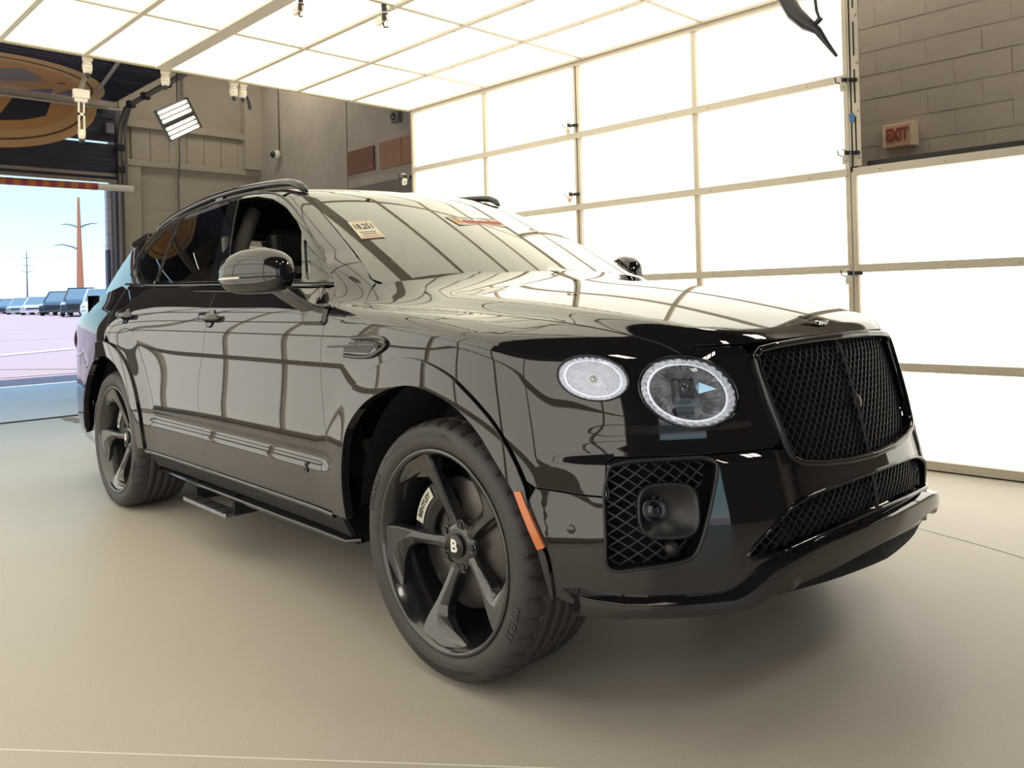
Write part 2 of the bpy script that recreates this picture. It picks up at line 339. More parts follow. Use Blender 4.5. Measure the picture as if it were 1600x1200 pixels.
# conduit with dome camera, alarm box, cable on the back wall
t = MB().tube([(-11.70,3.14,6.3),(-11.70,3.13,5.0),(-11.70,3.12,4.62),(-11.66,3.04,4.45),(-11.64,3.03,3.5),(-11.70,3.02,3.2),(-11.70,3.02,.5)], .013, 6).build('wall_cable', mat('cable_grey', (.14,.12,.11), .6))
tag(t, 'thin grey cable running down the rear wall', 'cable')
dc = empty('dome_camera', (-10.95,4.42,3.68), label='round black and white dome camera hanging on a thin conduit by the side wall', cat='camera')
for mb, n, m in ((MB().lathe([(0,.06),(.05,.055),(.075,.03),(.08,0),(.08,-.03),(0,-.03)], 20, axes((0,0,0), (1,0,0), (0,0,1))), 'housing', m_white), (MB().lathe([(0,.115),(.03,.105),(.052,.08),(.058,.055),(0,.05)], 16, axes((0,0,0), (1,0,0), (0,0,1), (0,-1,0)) ), 'dome', m_black), (MB().tube([(0,.05,0),(0,.05,1.9)], .012, 6), 'conduit', mat('cable_grey'))):
    mb.build(n, m, dc)
ab = empty('alarm_box', (-7.53,4.45,3.74), label='small grey alarm box with round sounder on the side wall above the boards', cat='alarm')
MB().box((-.07,-.04,-.09), (.10,.04,.09)).build('case', mat('grey_box', (.16,.15,.13), .5), ab, .01)
MB().lathe([(0,.02),(.045,.02),(.05,0)], 16, axes((-.02,-.04,.0), (1,0,0), (0,0,1))).build('sounder', m_black, ab)
MB().lathe([(.02,.025),(.03,.03),(.035,.02)], 16, axes((-.02,-.04,.0), (1,0,0), (0,0,1))).build('sounder_ring', m_steel, ab)
# exit sign
ex = empty('exit_sign', (-.647,4.45,2.372), label='cream EXIT sign with red letters on the block wall', cat='sign')
MB().box((-.126,-.035,-.094), (.126,.04,.094)).build('case', mat('sign_cream', (.60,.42,.28), .5), ex, .008)
MB().box((-.126,-.040,-.094), (-.105,.04,.094)).build('end_cap', mat('sign_cream2', (.66,.52,.38), .5), ex, .004); MB().box((.09,-.045,-.10), (.128,.04,.096)).build('end_cap', mat('sign_cream2'), ex, .004)
te = text_mesh('EXIT', .19, .004, .006); to = link('lettering', te, mat('sign_red', (.30,.045,.04), .5), ex); to.rotation_euler = (PI/2,0,0); to.location = (-.012,-.040,.0); to.scale = (.44,.74,1)
# tube light fixtures: one in view, one further left that the car's glass mirrors, unseen ones added for light
m_tube = mat('unseen_tube_light', (.9,.9,.85), .5, emit=(1,.93,.80), estr=19)  # strong tubes, only for the added fixtures out of view
m_tube2 = mat('tube_light_small', (.9,.9,.85), .5, emit=(1,.95,.84), estr=3)
def fixture(loc, xa, ya, w, h, label):
    f = empty('tube_light_fixture', loc, label=label, cat='light fixture', group='tube light fixtures')
    f.matrix_world = axes(loc, xa, ya)
    MB().box((-w/2,-h/2,-.02), (w/2,h/2,.0)).build('tray', mat('tray', (.10,.088,.075), .5), f)
    MB().box((w/2-.02,-h/2,0), (w/2,h/2,.05)).build('end_plate', mat('tray'), f); MB().box((-w/2,-h/2,0), (-w/2+.02,h/2,.05)).build('end_plate', mat('tray'), f)
    MB().box((-w/2,-h*.06,0), (w/2,h*.06,.045)).build('spine', mat('tray'), f, .004)
    for s in (-1,1):
        for k in range(3):
            y = s*(h*.12+h*.145*k)
            MB().tube([(-w/2+.03,y,.03),(w/2-.03,y,.03)], h*.043, 10).build('tube', m_tube if w > 1 else m_tube2, f)
            MB().tube([(-w/2+.012,y,.03),(-w/2+.035,y,.03)], h*.05, 8).build('tube_socket', m_white, f)
    MB().tube([(0,0,-.02),f.matrix_world.inverted() @ (Vector(loc)+Vector((0,0,min(6.4-loc[2],3.2))))], .006, 5).build('hanger', m_dark, f)
    return f
def dirs(p0, p1): return (Vector(p1)-Vector(p0)).normalized()
fixture((-8.2,1.62,3.44), (-.12,-.62,-.36), (-.1,.60,-.52), .44, .40, 'tilted tube light fixture with two glowing banks hanging beyond the booth')
fixture((-8.1,-1.62,3.5), (-.35,-.9,-.1), (-.2,.2,.75), .55, .46, 'larger tube light fixture hanging near the open door, left of the view')
for i, (x, y, z, lb) in enumerate(((-1.2,3.75,4.9,'added unseen tube light fixture above the gap behind the lit wall, nearest the exit sign'),(1.6,3.75,4.9,'added unseen tube light fixture above the gap behind the low lit wall'),(-10.0,3.3,5.6,'added unseen tube light fixture high beside the raised overhead door'),(3.6,-2.6,5.2,'unseen tube light fixture in the front hall, nearest the camera side'),(3.9,1.6,5.2,'unseen tube light fixture in the front hall ahead of the car'),(6.6,-.6,5.2,'unseen tube light fixture deep in the front hall'))):  # unseen fixtures added to brighten the block wall and the car's front
    fixture((x,y,z), (1,0,0), (0,-1,0), 1.25, .62, lb)
# booth cameras
def booth_cam(loc, aim, up, label, size=1.0, kind=0):
    """white yoke with a black barrel, aim = barrel direction"""
    f = empty('booth_camera', loc, label=label, cat='camera', group='small cameras fixed around the booth')
    f.matrix_world = axes(loc, Vector(aim).cross(Vector(up)), up) @ Matrix.Scale(size, 4)
    # local: x side, y up, z = aim... (right handed)
    MB().tube([(0,.0,-.02),(0,.0,.02)], .016, 12).tube([(0,0,.02),(0,0,.07)], .0135, 12).build('barrel', m_black, f)
    MB().lathe([(0,.0705),(.010,.0705),(.0115,.072),(.0135,.07)], 12).build('lens', mat('lens_glass', (.02,.03,.06), .05), f)
    MB().tube([(0,0,.012),(0,0,.018)], .0172, 12).build('ring', m_steel, f)
    yk = MB(); pts = [(0, .034*math.cos(t)-.012, -.022+.034*math.sin(t)*.9) for t in np.linspace(-.5, 2.2, 9)]
    yk.tube(pts, .006, 6); yk.prism([(-.018,-.075),(.014,-.068),(.020,-.036),(.008,-.012),(-.016,-.014),(-.024,-.045)], -.012, .012, axes((0,0,-.012), (0,0,1), (0,1,0)))
    yk.build('yoke', m_white, f, .002)
    MB().lathe([(0,.014),(.007,.013),(.008,0)], 8, axes((-.012,-.045,-.012), (0,0,1), (0,1,0), (-1,0,0))).build('clamp_screw', m_steel, f)
    MB().tube([(0,-.02,-.03),(.004,-.01,-.055),(.002,.02,-.06)], .004, 5).build('lead', m_dark, f)
    return f
for i, (x, z, s, lb) in enumerate(((-2.775,2.60,1.0,'small booth camera on the middle mullion, upper of the two there'), (-2.775,2.005,1.0,'small booth camera on the middle mullion, just above the windscreen side'), (-.375,2.49,1.0,'small booth camera at the top of the slotted strut'), (-.372,2.015,1.0,'small booth camera at the foot of the slotted strut beside the exit sign wall'), (-.372,1.232,1.0,'small booth camera low on the end mullion above the bonnet'))):
    booth_cam((x,2.795,z), (-.75,-.55,-.10), (0,0,1), lb, s)
booth_cam((-5.13,2.80,2.45), (-.4,-.8,.1), (0,0,1), 'small white camera on the far edge of the lit wall, above the car roof', 1.3)
booth_cam((-2.885,.29,3.085), (.15,0,-1), (1,0,0), 'small ceiling camera hanging at the top edge of the picture', 1.2)
booth_cam((-2.66,.80,3.075), (.2,.1,-1), (1,0,0), 'small ceiling camera hanging at a rail crossing of the lit ceiling', 1.35)
def edge_clip(loc, label, arm=0, dark=False):
    f = empty('clamp_fitting', loc, label=label, cat='fitting', group='white clamp fittings along the ceiling edge')
    MB().box((-.02,-.035,-.03), (.03,.035,.01)).build('bracket', m_white, f, .006)
    MB().lathe([(0,-.13),(.03,-.125),(.038,-.09),(.036,-.05),(.026,-.025),(0,-.02)], 14).build('body', m_white, f)
    MB().lathe([(0,-.165),(.014,-.16),(.018,-.14),(.020,-.12),(0,-.12)], 12).build('tip', m_black, f)
    for z in (-.06,-.09): MB().lathe([(.036,z-.004),(.041,z),(.036,z+.004)], 14).build('band', mat('band', (.55,.48,.35), .4), f)
    if dark:
        MB().tube([(.01,.03,-.10),(.0,.06,-.16)], .014, 8).tube([(0,.06,-.16),(-.01,.075,-.22)], .018, 8).build('lens_barrel', m_black, f)
    return f
edge_clip((-5.16,-.335,3.15), 'white clamp fitting on the ceiling edge above the oval print')
edge_clip((-5.16,.285,3.15), 'white clamp fitting at the wide ceiling rail')
edge_clip((-5.16,.90,3.15), 'white clamp fitting just left of the camera above the hanging light')
edge_clip((-5.16,.985,3.15), 'white fitting with a black camera barrel above the hanging light', dark=True)
ha = empty('hanging_arm', (-5.27,-.355,2.86), label='white slotted arm hanging down in front of the overhead door', cat='arm')
MB().box((-.02,-.06,-.02), (.03,.06,.05)).box((-.02,-.045,-.05), (.02,.045,-.02)).build('clamp_head', m_white, ha, .004)
MB().box((-.012,-.024,-.28), (.012,-.014,-.03)).box((-.012,.014,-.28), (.012,.024,-.03)).box((-.012,-.024,-.16), (.012,.024,-.14)).build('slotted_bar', m_white, ha)
MB().lathe([(0,-.36),(.02,-.355),(.028,-.33),(.03,-.28),(0,-.27)], 12).build('foot_joint', m_white, ha); MB().lathe([(0,-.385),(.02,-.38),(.024,-.355),(0,-.35)], 12).build('foot_tip', m_black, ha)
MB().tube([(-.02,0,.04),(-.25,.13,.30),(-.25,.13,3.4)], .02, 6).build('upper_arm', mat('strut_tan'), ha)
# black hanging arm at the top right, in front of the lit wall
bh = empty('black_hanging_arm', (-.5,2.5,2.95), label='black tapered arm hanging from above in front of the lit wall', cat='arm')
pts = [(-.22,0,.22),(-.12,0,.08),(-.06,0,-.04),(.02,0,-.13),(.09,0,-.19),(.15,0,-.29),(.205,0,-.375)]
MB().tube(pts, [.05,.05,.05,.043,.026,.016,.010], 10).build('tapered_arm', m_black, bh)
MB().tube([(.06,0,-.15),(.10,0,-.11),(.085,0,-.06),(.06,0,.2),(.06,0,3.43)], .010, 6).tube([(.085,0,-.14),(.12,-.01,-.12)], .014, 6).build('hook', m_black, bh)
# ---- outside: asphalt, parked cars, poles
gl = MB().add([(-12.0,-90,-.004),(-12.0,90,-.004),(-60,120,.62),(-60,-120,.62),(-600,600,4.5),(-600,-600,4.5)], [(0,1,2,3),(3,2,4,5)]).build('ground_lot', mat('asphalt', (.50,.36,.38), .9, noise=(.25,.4,(.46,.34,.35)), bump=(50,.3)))
tag(gl, 'sunlit pinkish asphalt car lot outside the open door', kind='structure')
tag(MB().add([(9.3,-60,-.01),(120,-60,-.01),(120,60,-.01),(9.3,60,-.01)], [(0,1,2,3)]).build('ground_front', mat('asphalt')), 'asphalt outside the second door', kind='structure')
def stripe(a, b, w, col='lot_paint'):
    a = Vector(a); b = Vector(b); n = Vector((-(b-a).y, (b-a).x, 0)).normalized()*w/2
    def zz(p): return .006+max(0, (-p.x-12))*.0130
    v = [a+n, b+n, b-n, a-n]; MB().add([(p.x,p.y,zz(p)) for p in v], [(0,1,2,3)]).build('lot_stripe', mat(col, (.62,.50,.50), .8), gl)
stripe((-16.6,-3,0), (-23,8,0), .55); stripe((-14.2,2.2,0), (-20,-2.4,0), .12, 'lot_paint'); stripe((-13.6,-2,0), (-13.4,6,0), .1)
for x in (-27,-36,-46): stripe((x,-20,0), (x+.6,40,0), .1)
def parked(x, y, rz, c, kind, label):
    """small far car: lofted body, glasshouse, wheels"""
    L, W, Hh_ = ((4.7,1.85,1.45),(4.9,1.95,1.72),(5.3,2.0,1.85))[kind]
    r = empty('parked_car', (x,y,.62+.0072*max(0,-x-60)-.006*max(0,60+x)*2), (0,0,rz), label, 'car', 'parked cars in the lot')
    r.location.z = .013*(-x-12) if x > -60 else .62
    hb_ = Hh_*.62; n = 14
    prof = ((-.5,.42,.85),(-.49,.70,.95),(-.30,.98,1),(.0,1.0,1),(.22,.97,1),(.40,.86,.97),(.48,.72,.92),(.5,.45,.85))
    v = []; f = []
    for q, hh, ww in prof:
        h1 = hb_*hh; w = W/2*ww
        v += [(q*L,-w*.93,.25),(q*L,-w,.45),(q*L,-w*.99,h1*.8),(q*L,-w*.86,h1),(q*L,w*.86,h1),(q*L,w*.99,h1*.8),(q*L,w,.45),(q*L,w*.93,.25)]
    for i in range(len(prof)-1):
        for k in range(8): f.append((i*8+k, i*8+(k+1) % 8, i*8+8+(k+1) % 8, i*8+8+k))
    f += [tuple(range(8)), tuple(range((len(prof)-1)*8, len(prof)*8))]
    paint = mat('lot_car_%s' % c, {'dark':(.03,.04,.06),'white':(.75,.75,.78),'silver':(.42,.45,.5),'blue':(.05,.08,.18)}[c], .2, coat=.5)
    MB().add(v, f).build('body', paint, r, .06)
    a0, a1, b0, b1 = ((-.36,-.20,.27,.06),(-.44,-.36,.25,.08),(-.45,-.42,.22,.08))[kind]
    g = [(a0*L,hb_*.95,.44),(b0*L,hb_*.93,.44),(b1*L,Hh_,.36),(a1*L,Hh_,.36)]
    v = [(p, -W*w, z) for p, z, w in g]+[(p, W*w, z) for p, z, w in g]
    MB().add(v, [(0,1,2,3),(4,5,6,7),(1,5,6,2),(0,4,7,3)]).build('glass', mat('lot_glass', (.16,.24,.30), .08), r)
    MB().box((a1*L-.05,-W*.37,Hh_-.03), (b1*L+.05,W*.37,Hh_+.03)).build('roof', paint, r, .03)
    for s in (-1,1): MB().tube([(b0*L,s*W*.445,hb_*.93),(b1*L,s*W*.365,Hh_)], .05, 6).build('pillar', paint, r)
    for px in (-.30*L,.31*L):
        for s in (-1,1):
            MB().lathe([(0,.11),(.20,.12),(.22,.10),(.33,.10),(.35,.06),(.35,-.06),(.33,-.1),(0,-.1)], 18, axes((px,s*(W/2-.10),.35), (1,0,0), (0,0,-s))).build('wheel', mat('lot_tyre', (.02,.02,.022), .8), r)
            MB().lathe([(0,.125),(.06,.13),(.2,.124),(.23,.118)], 10, axes((px,s*(W/2-.10),.35), (1,0,0), (0,0,-s))).build('rim', m_steel, r)
    for s in (-1,1):
        MB().box((.46*L,s*W*.30,hb_*.66), (.495*L,s*W*.43,hb_*.80)).build('headlamp', mat('lot_lamp', (.8,.8,.75), .1), r, .03)
    MB().box((.485*L,-W*.24,.5), (.508*L,W*.24,hb_*.68)).build('grille', m_black, r, .02)
    return r
CARS = (((16,474),74,-48,'dark',0,'dark sedan at the left end of the parked row'),((38,474),69,-48,'silver',0,'silver sedan behind the white car in the parked row'),((62,474),64,-48,'white',0,'white sedan in the parked row outside'),((97,474),59.5,-52,'dark',1,'dark SUV showing its side wheel in the parked row'),((128,474),54.5,-46,'dark',2,'tall dark pickup-like SUV in the parked row'),((160,474),49,-46,'white',1,'white SUV half hidden by the rear of the black car'))
cp = Vector((1.9049,-2.4835,0))
for (px, _), d, rz, c, k, lb in CARS:
    q = cp+d*(Vector((fw.x,fw.y,0))+Vector((rt.x,rt.y,0))*((px-800)/1275.37)); parked(q.x, q.y, R(rz+22), c, k, lb)
def pole(px, d, z0, h, r, m, label, arms):
    q = cp+d*(Vector((fw.x,fw.y,0))+Vector((rt.x,rt.y,0))*((px-800)/1275.37))
    f = empty('utility_pole', (q.x,q.y,z0), label=label, cat='pole')
    MB().tube([(0,0,0),(0,0,h)], [r,r*.3], 10).build('shaft', m, f)
    ax = Vector((rt.x,rt.y,0))
    for zz, l, rr in arms:
        if l: MB().tube([Vector((0,0,zz*h)), ax*(l*.3)+Vector((0,0,zz*h+abs(l)*.13)), ax*(l*.65)+Vector((0,0,zz*h+abs(l)*.22)), ax*l+Vector((0,0,zz*h+abs(l)*.20))], [rr,rr*.8,rr*.6,rr*.3], 6).build('arm', mat('pole_grey', (.22,.24,.26), .6), f)
    return f
pole(126,200,2.0,26.2,.95,mat('weathered_steel', (.50,.20,.11), .7),'tall rust-coloured power pole with curved arms outside the door',((.715,-4.5,.28),(.715,4.5,.28),(.51,-6.2,.3)))
pole(43,320,2.5,21.5,.42,mat('pole_grey', (.22,.24,.26), .6),'thin grey power pole further away with short cross arms',((.86,-2.2,.15),(.86,2.2,.15),(.72,-2.2,.15),(.72,2.2,.15),(.60,-3,.15),(.60,3,.15)))
pole(172,110,1.2,8.2,.14,mat('pole_grey'),'slim lamp post beside the door jamb outside',((.985,-1.0,.07),(.985,1.0,.07)))
import numpy as np
# ---------- smooth 1-D curves ----------
class Sp:
    """natural cubic spline with linear extrapolation"""
    def __init__(s, *pts):
        p = sorted(pts); s.x = np.array([q[0] for q in p], float); s.y = np.array([q[1] for q in p], float)
        n = len(p); h = np.diff(s.x); A = np.eye(n); b = np.zeros(n)
        for i in range(1, n-1):
            A[i, i-1] = h[i-1]; A[i, i] = 2*(h[i-1]+h[i]); A[i, i+1] = h[i]
            b[i] = 6*((s.y[i+1]-s.y[i])/h[i]-(s.y[i]-s.y[i-1])/h[i-1])
        s.m = np.linalg.solve(A, b)
        s.s0 = (s.y[1]-s.y[0])/h[0]-h[0]*s.m[1]/6; s.s1 = (s.y[-1]-s.y[-2])/h[-1]+h[-1]*s.m[-2]/6
        a, b = s.x[0]-.6, s.x[-1]+.6; t = np.linspace(a, b, 6000); s.t0 = a; s.k = 5999/(b-a); s.tab = s.ev(t); s.dtab = np.diff(s.tab, append=s.tab[-1:]+s.tab[-1]-s.tab[-2])
    def __call__(s, v):
        q = (np.asarray(v)-s.t0)*s.k; q = np.minimum(np.maximum(q, 0.), 5998.); i = q.astype(np.int32)
        return s.tab[i]+s.dtab[i]*(q-i)
    def ev(s, v):
        v = np.asarray(v, float); c = np.clip(v, s.x[0], s.x[-1])
        i = np.clip(np.searchsorted(s.x, c)-1, 0, len(s.x)-2); h = s.x[i+1]-s.x[i]
        a = (s.x[i+1]-c)/h; b = (c-s.x[i])/h
        r = a*s.y[i]+b*s.y[i+1]+((a**3-a)*s.m[i]+(b**3-b)*s.m[i+1])*h*h/6
        return r+np.where(v < s.x[0], (v-s.x[0])*s.s0, 0)+np.where(v > s.x[-1], (v-s.x[-1])*s.s1, 0)
def smax(a, b, k):
    h = np.maximum(k-np.abs(a-b), 0)/k
    return np.maximum(a, b)+h*h*k/4
def sstep(v, a, b):
    t = np.clip((v-a)/(b-a), 0, 1); return t*t*(3-2*t)
# ---------- car body, car coordinates: x forward from the front axle, y left, z up ----------
cP = Sp((-4.4,.74),(-4.2,.83),(-4.0,.89),(-3.7,.945),(-3.4,.975),(-3.0,.988),(-2.5,.980),(-2.0,.970),(-1.5,.966),(-1.0,.966),(-.5,.970),(0,.976),(.3,.972),(.6,.955),(1.0,.92))
cQ = Sp((.10,-.20),(.20,-.11),(.27,-.055),(.33,-.024),(.40,-.006),(.5,.003),(.62,.005),(.75,.002),(.88,0),(.96,-.001),(1.03,-.006),(1.10,-.022),(1.16,-.045),(1.25,-.09))
cA = Sp((-4.2,.78),(-3.6,.92),(-3.0,.958),(-2.2,.95),(-1.4,.945),(-.7,.938),(-.34,.915),(.1,.892),(.29,.872),(.44,.850),(.7,.79))     # shoulder crease, half width
cAz = Sp((-4.2,1.06),(-3.6,1.12),(-3.0,1.145),(-2.2,1.14),(-1.4,1.128),(-.7,1.118),(-.34,1.108),(.1,1.070),(.29,1.040),(.44,1.008),(.7,.94))
cB = Sp((-.6,.875),(-.33,.855),(0,.815),(.22,.783),(.39,.742),(.56,.672),(.69,.60),(.85,.50))          # bonnet shut line
cBz = Sp((-.6,1.118),(-.33,1.106),(0,1.092),(.22,1.074),(.39,1.055),(.56,1.017),(.69,.978),(.85,.92))
cC = Sp((-.7,.67),(-.3,.67),(.2,.655),(.5,.59),(.75,.50),(.9,.45))                                     # inner bonnet crease
cCz = Sp((-.7,1.190),(-.3,1.158),(.2,1.111),(.5,1.067),(.72,1.018),(.9,.955))
cM = Sp((-.7,1.26),(-.38,1.226),(-.1,1.192),(.117,1.166),(.3,1.138),(.5,1.097),(.7,1.040),(.8,1.0),(.95,.92))
def Hh(x, a):
    A = cA(x); Az = cAz(x); B = np.minimum(cB(x), A-.012); Bz = cBz(x); C = cC(x); Cz = cCz(x); M = cM(x); w = sstep(x, -.80, -.50)
    def H0(a):
        tC = np.minimum(a/C, 1); z = M-(M-Cz)*tC*tC
        t = np.clip((a-C)/(B-C), 0, 1); z = z+(Bz-Cz)*(.55*t+.45*t*t*(3-2*t))
        z = z+(Az-Bz)*np.clip((a-B)/(A-B), 0, 1)
        zc = Az+np.minimum(1.75*(A-a), .14)                                                           # beside the cabin: shoulder up to the glass
        return np.where(a > A, Az-(a-A)*.35, zc+w*(z-zc))
    e = .011
    return (H0(a)*2+H0(np.abs(a-e))+H0(a+e)+H0(np.abs(a-2*e))*.5+H0(a+2*e)*.5)/5
cF = Sp((.15,.80),(.22,.865),(.30,.905),(.40,.915),(.48,.915),(.56,.907),(.64,.889),(.74,.868),(.84,.843),(.94,.815),(1.0,.797),(1.1,.76))
cD = Sp((-.2,.008),(0,0),(.2,.008),(.3,.019),(.4,.040),(.5,.075),(.6,.125),(.7,.195),(.8,.290),(.88,.395),(.93,.47),(.97,.56),(1.01,.70))
def side(x, z):
    s = cP(x)+cQ(z)
    # wheel arch swellings
    for cx in (0.02, -2.995):
        r = np.hypot(x-cx, z-.385)
        s = s+.012*(1-sstep(r, .46, .74))*sstep(z, .2, .35)
    # rear haunch
    s = s+.018*np.exp(-((x+3.05)/.55)**2-((z-1.0)/.13)**2)
    # sculpted lower door: long hollow above the sill
    w = sstep(x, -2.55, -2.25)*(1-sstep(x, -.66, -.50))
    s = s-w*.011*(1-sstep(z, .586, .606))*sstep(z, .522, .588)
    return s
def nose(a, z):
    f = cF(z)-cD(a)
    # ledge under the lamps
    f = f+.016*(1-sstep(z, .692, .715))*sstep(a, .40, .46)*(1-sstep(a, .86, .93))
    f = f-.010*np.exp(-((z-.755)/.035)**2)*sstep(a, .42, .5)*(1-sstep(a, .8, .9))
    return f
def f_body(p):
    x, y, z = p[..., 0], p[..., 1], p[..., 2]; a = np.sqrt(y*y+1e-6)
    s = a-side(x, z); h = z-Hh(x, a)
    f = smax(s, h/1.05, .030)
    dD = (cD(a+.004)-cD(a-.004))/.008
    n = (x-nose(a, z))/np.sqrt(1+dD*dD)
    f = smax(f, n, .05)
    r = -x-(4.17-.35*np.maximum(a-.3, 0)**2-.5*np.maximum(z-.95, 0))
    return smax(f, r*.9, .12)
# ---------- cabin ----------
gB = Sp((-.3,.80),(-.45,.835),(-.6,.862),(-.8,.885),(-1.2,.902),(-1.7,.908),(-2.3,.900),(-2.9,.872),(-3.3,.838),(-3.8,.77),(-4.2,.70))
gT = Sp((-1.2,1.640),(-1.36,1.670),(-1.6,1.700),(-2.0,1.726),(-2.4,1.720),(-2.8,1.690),(-3.2,1.640),(-3.6,1.570),(-4.0,1.48))
def f_cab(p):
    x, y, z = p[..., 0], p[..., 1], p[..., 2]; a = np.sqrt(y*y+1e-6)
    s = (a-(gB(x)-.415*(z-1.2)-.25*np.maximum(z-1.2, 0)**2))*.9
    w = (z-(1.232-.462*(x+.38)-.185*a*a+.05*np.clip(-(x+.38)*(x+1.36), 0, 1)))*.9
    t = z-(gT(x)-.07*a*a)
    r = (z-(1.56-1.05*(-x-3.58)))*.7
    return smax(smax(smax(t, w, .035), r, .05), s, .05)
def grad(f, p, e=1e-3):
    g = np.stack([f(p+np.eye(3)[i]*e)-f(p-np.eye(3)[i]*e) for i in range(3)], -1)
    return g/np.linalg.norm(g, axis=-1, keepdims=True)
def solve(f, o, d, lo, hi, n=9):
    """root of f along o+t*d, f(lo)<0<f(hi): bisection, then false position"""
    lo = np.full(o.shape[:-1], float(lo)); hi = np.full(o.shape[:-1], float(hi))
    for _ in range(n):
        m = (lo+hi)/2; v = f(o+m[..., None]*d) > 0
        hi = np.where(v, m, hi); lo = np.where(v, lo, m)
    fa = f(o+lo[..., None]*d); fb = f(o+hi[..., None]*d)
    for _ in range(5):
        m = lo+(hi-lo)*np.clip(-fa/(fb-fa+1e-12), .02, .98); w = f(o+m[..., None]*d); v = w > 0
        hi = np.where(v, m, hi); fb = np.where(v, w, fb*.7); lo = np.where(v, lo, m); fa = np.where(v, fa*.7, w)
    return o+m[..., None]*d
def f_all(p):
    return -smax(-f_body(p), -smax(f_cab(p), 1.13-p[..., 2], .03), .07)
# ================================================================== THE CAR
CAR = empty('car', (0,0,0), (0,0,R(-1.4133)), 'glossy black luxury SUV with black mesh grille parked in the lit booth', 'car')
paint = mat('black_paint', (.011,.0095,.012), .018, ior=1.72, spec=.5)
gloss = mat('gloss_black', (.006,.006,.008), .05, ior=1.6)
satin = mat('satin_black', (.014,.013,.016), .38)
matte = mat('matte_black', (.009,.008,.010), .75)
rubber = mat('tyre_rubber', (.038,.034,.036), .58, noise=(14,.5,(.046,.041,.043)))
liner = mat('liner', (.004,.004,.005), .9)
chrome = mat('chrome', (.85,.85,.87), .06, metal=1)
glass_ws = thin_glass('windscreen_glass', (.60,.72,.62), 1.9)
glass_dk = thin_glass('privacy_glass', (.035,.03,.035), 1.25)
glass_cl = thin_glass('side_glass', (.66,.80,.68), 1.2)
C0 = np.array([-.55, 0., .70])
def to2(P, mode):
    P = np.asarray(P, float)
    if mode == 'sph':
        d = P-C0; h = np.hypot(d[..., 0], d[..., 1]); return np.stack([np.arctan2(-d[..., 1], d[..., 0])*1.1, np.arctan2(d[..., 2], h)*1.1], -1)
    z0, k = (.70, .95) if mode == 'rad' else (1.0, .78)
    return np.stack([P[..., 0], np.arctan2(P[..., 2]-z0, -P[..., 1])*k], -1)
def from2(U, mode, f, off=0.):
    if mode == 'sph':
        lo, la = U[:, 0]/1.1, U[:, 1]/1.1
        d = np.stack([np.cos(la)*np.cos(lo), -np.cos(la)*np.sin(lo), np.sin(la)], -1); o = np.tile(C0, (len(U), 1)); hi = 2.2
    else:
        z0, k = (.70, .95) if mode == 'rad' else (1.0, .78)
        t = U[:, 1]/k; d = np.stack([0*t, -np.cos(t), np.sin(t)], -1); o = np.stack([U[:, 0], 0*t, 0*t+z0], -1); hi = 1.6
    g = lambda p: f(p)-off
    P = solve(g, o, d, .02, hi); N = grad(g, P); return P, N
def psd(x, z, f=None): f = f or f_body; return solve(f, np.array([x, 0, z]), np.array([0, -1., 0]), 0, 1.5)
def ptp(x, a, f=None): f = f or f_body; return solve(f, np.array([x, -a, .5]), np.array([0, 0, 1.]), 0, 1.6)
def pns(a, z): return solve(f_body, np.array([-.2, -a, z]), np.array([1., 0, 0]), 0, 1.6)
def pal(x, a, z): return solve(f_all, np.array([x, 0, 1.0]), np.array([0, -a, z-1.0])/math.hypot(a, z-1.0), .02, 1.6)
def pcb(x, a, z): return solve(f_cab, np.array([x, 0, 1.0]), np.array([0, -a, z-1.0])/math.hypot(a, z-1.0), .02, 1.6)
def curve(pts, n=8):
    """Catmull-Rom through the points, ends kept"""
    p = [np.asarray(q, float) for q in pts]; p = [2*p[0]-p[1]]+p+[2*p[-1]-p[-2]]; out = []
    for i in range(1, len(p)-2):
        for t in np.linspace(0, 1, n, endpoint=False):
            out.append(.5*((2*p[i])+(-p[i-1]+p[i+1])*t+(2*p[i-1]-5*p[i]+4*p[i+1]-p[i+2])*t*t+(-p[i-1]+3*p[i]-3*p[i+1]+p[i+2])*t**3))
    return out+[p[-2]]
def resample(P, s):
    P = np.asarray(P); out = []
    for a, b in zip(P, np.roll(P, -1, 0)):
        L = np.linalg.norm(b-a)
        if L < 1e-5: continue
        n = max(1, int(round(L/s))); out += [a+(b-a)*t for t in np.arange(n)/n]
    return np.array(out)
def area2(P): x, y = P[:, 0], P[:, 1]; return .5*np.sum(x*np.roll(y, -1)-y*np.roll(x, -1))
def inset(P, d):
    if area2(P) < 0: P = P[::-1]
    e1 = P-np.roll(P, 1, 0); e2 = np.roll(P, -1, 0)-P; t = e1/np.linalg.norm(e1, axis=1, keepdims=True)+e2/np.linalg.norm(e2, axis=1, keepdims=True)
    t /= np.linalg.norm(t, axis=1, keepdims=True)+1e-9
    return P+np.stack([-t[:, 1], t[:, 0]], -1)*d
def inside(Q, P):
    r = np.zeros(len(Q), bool); x, y = Q[:, 0], Q[:, 1]
    for a, b in zip(P, np.roll(P, -1, 0)):
        c = ((a[1] > y) != (b[1] > y)); 
        if a[1] != b[1]: r ^= c & (x < (b[0]-a[0])*(y-a[1])/(b[1]-a[1])+a[0])
    return r
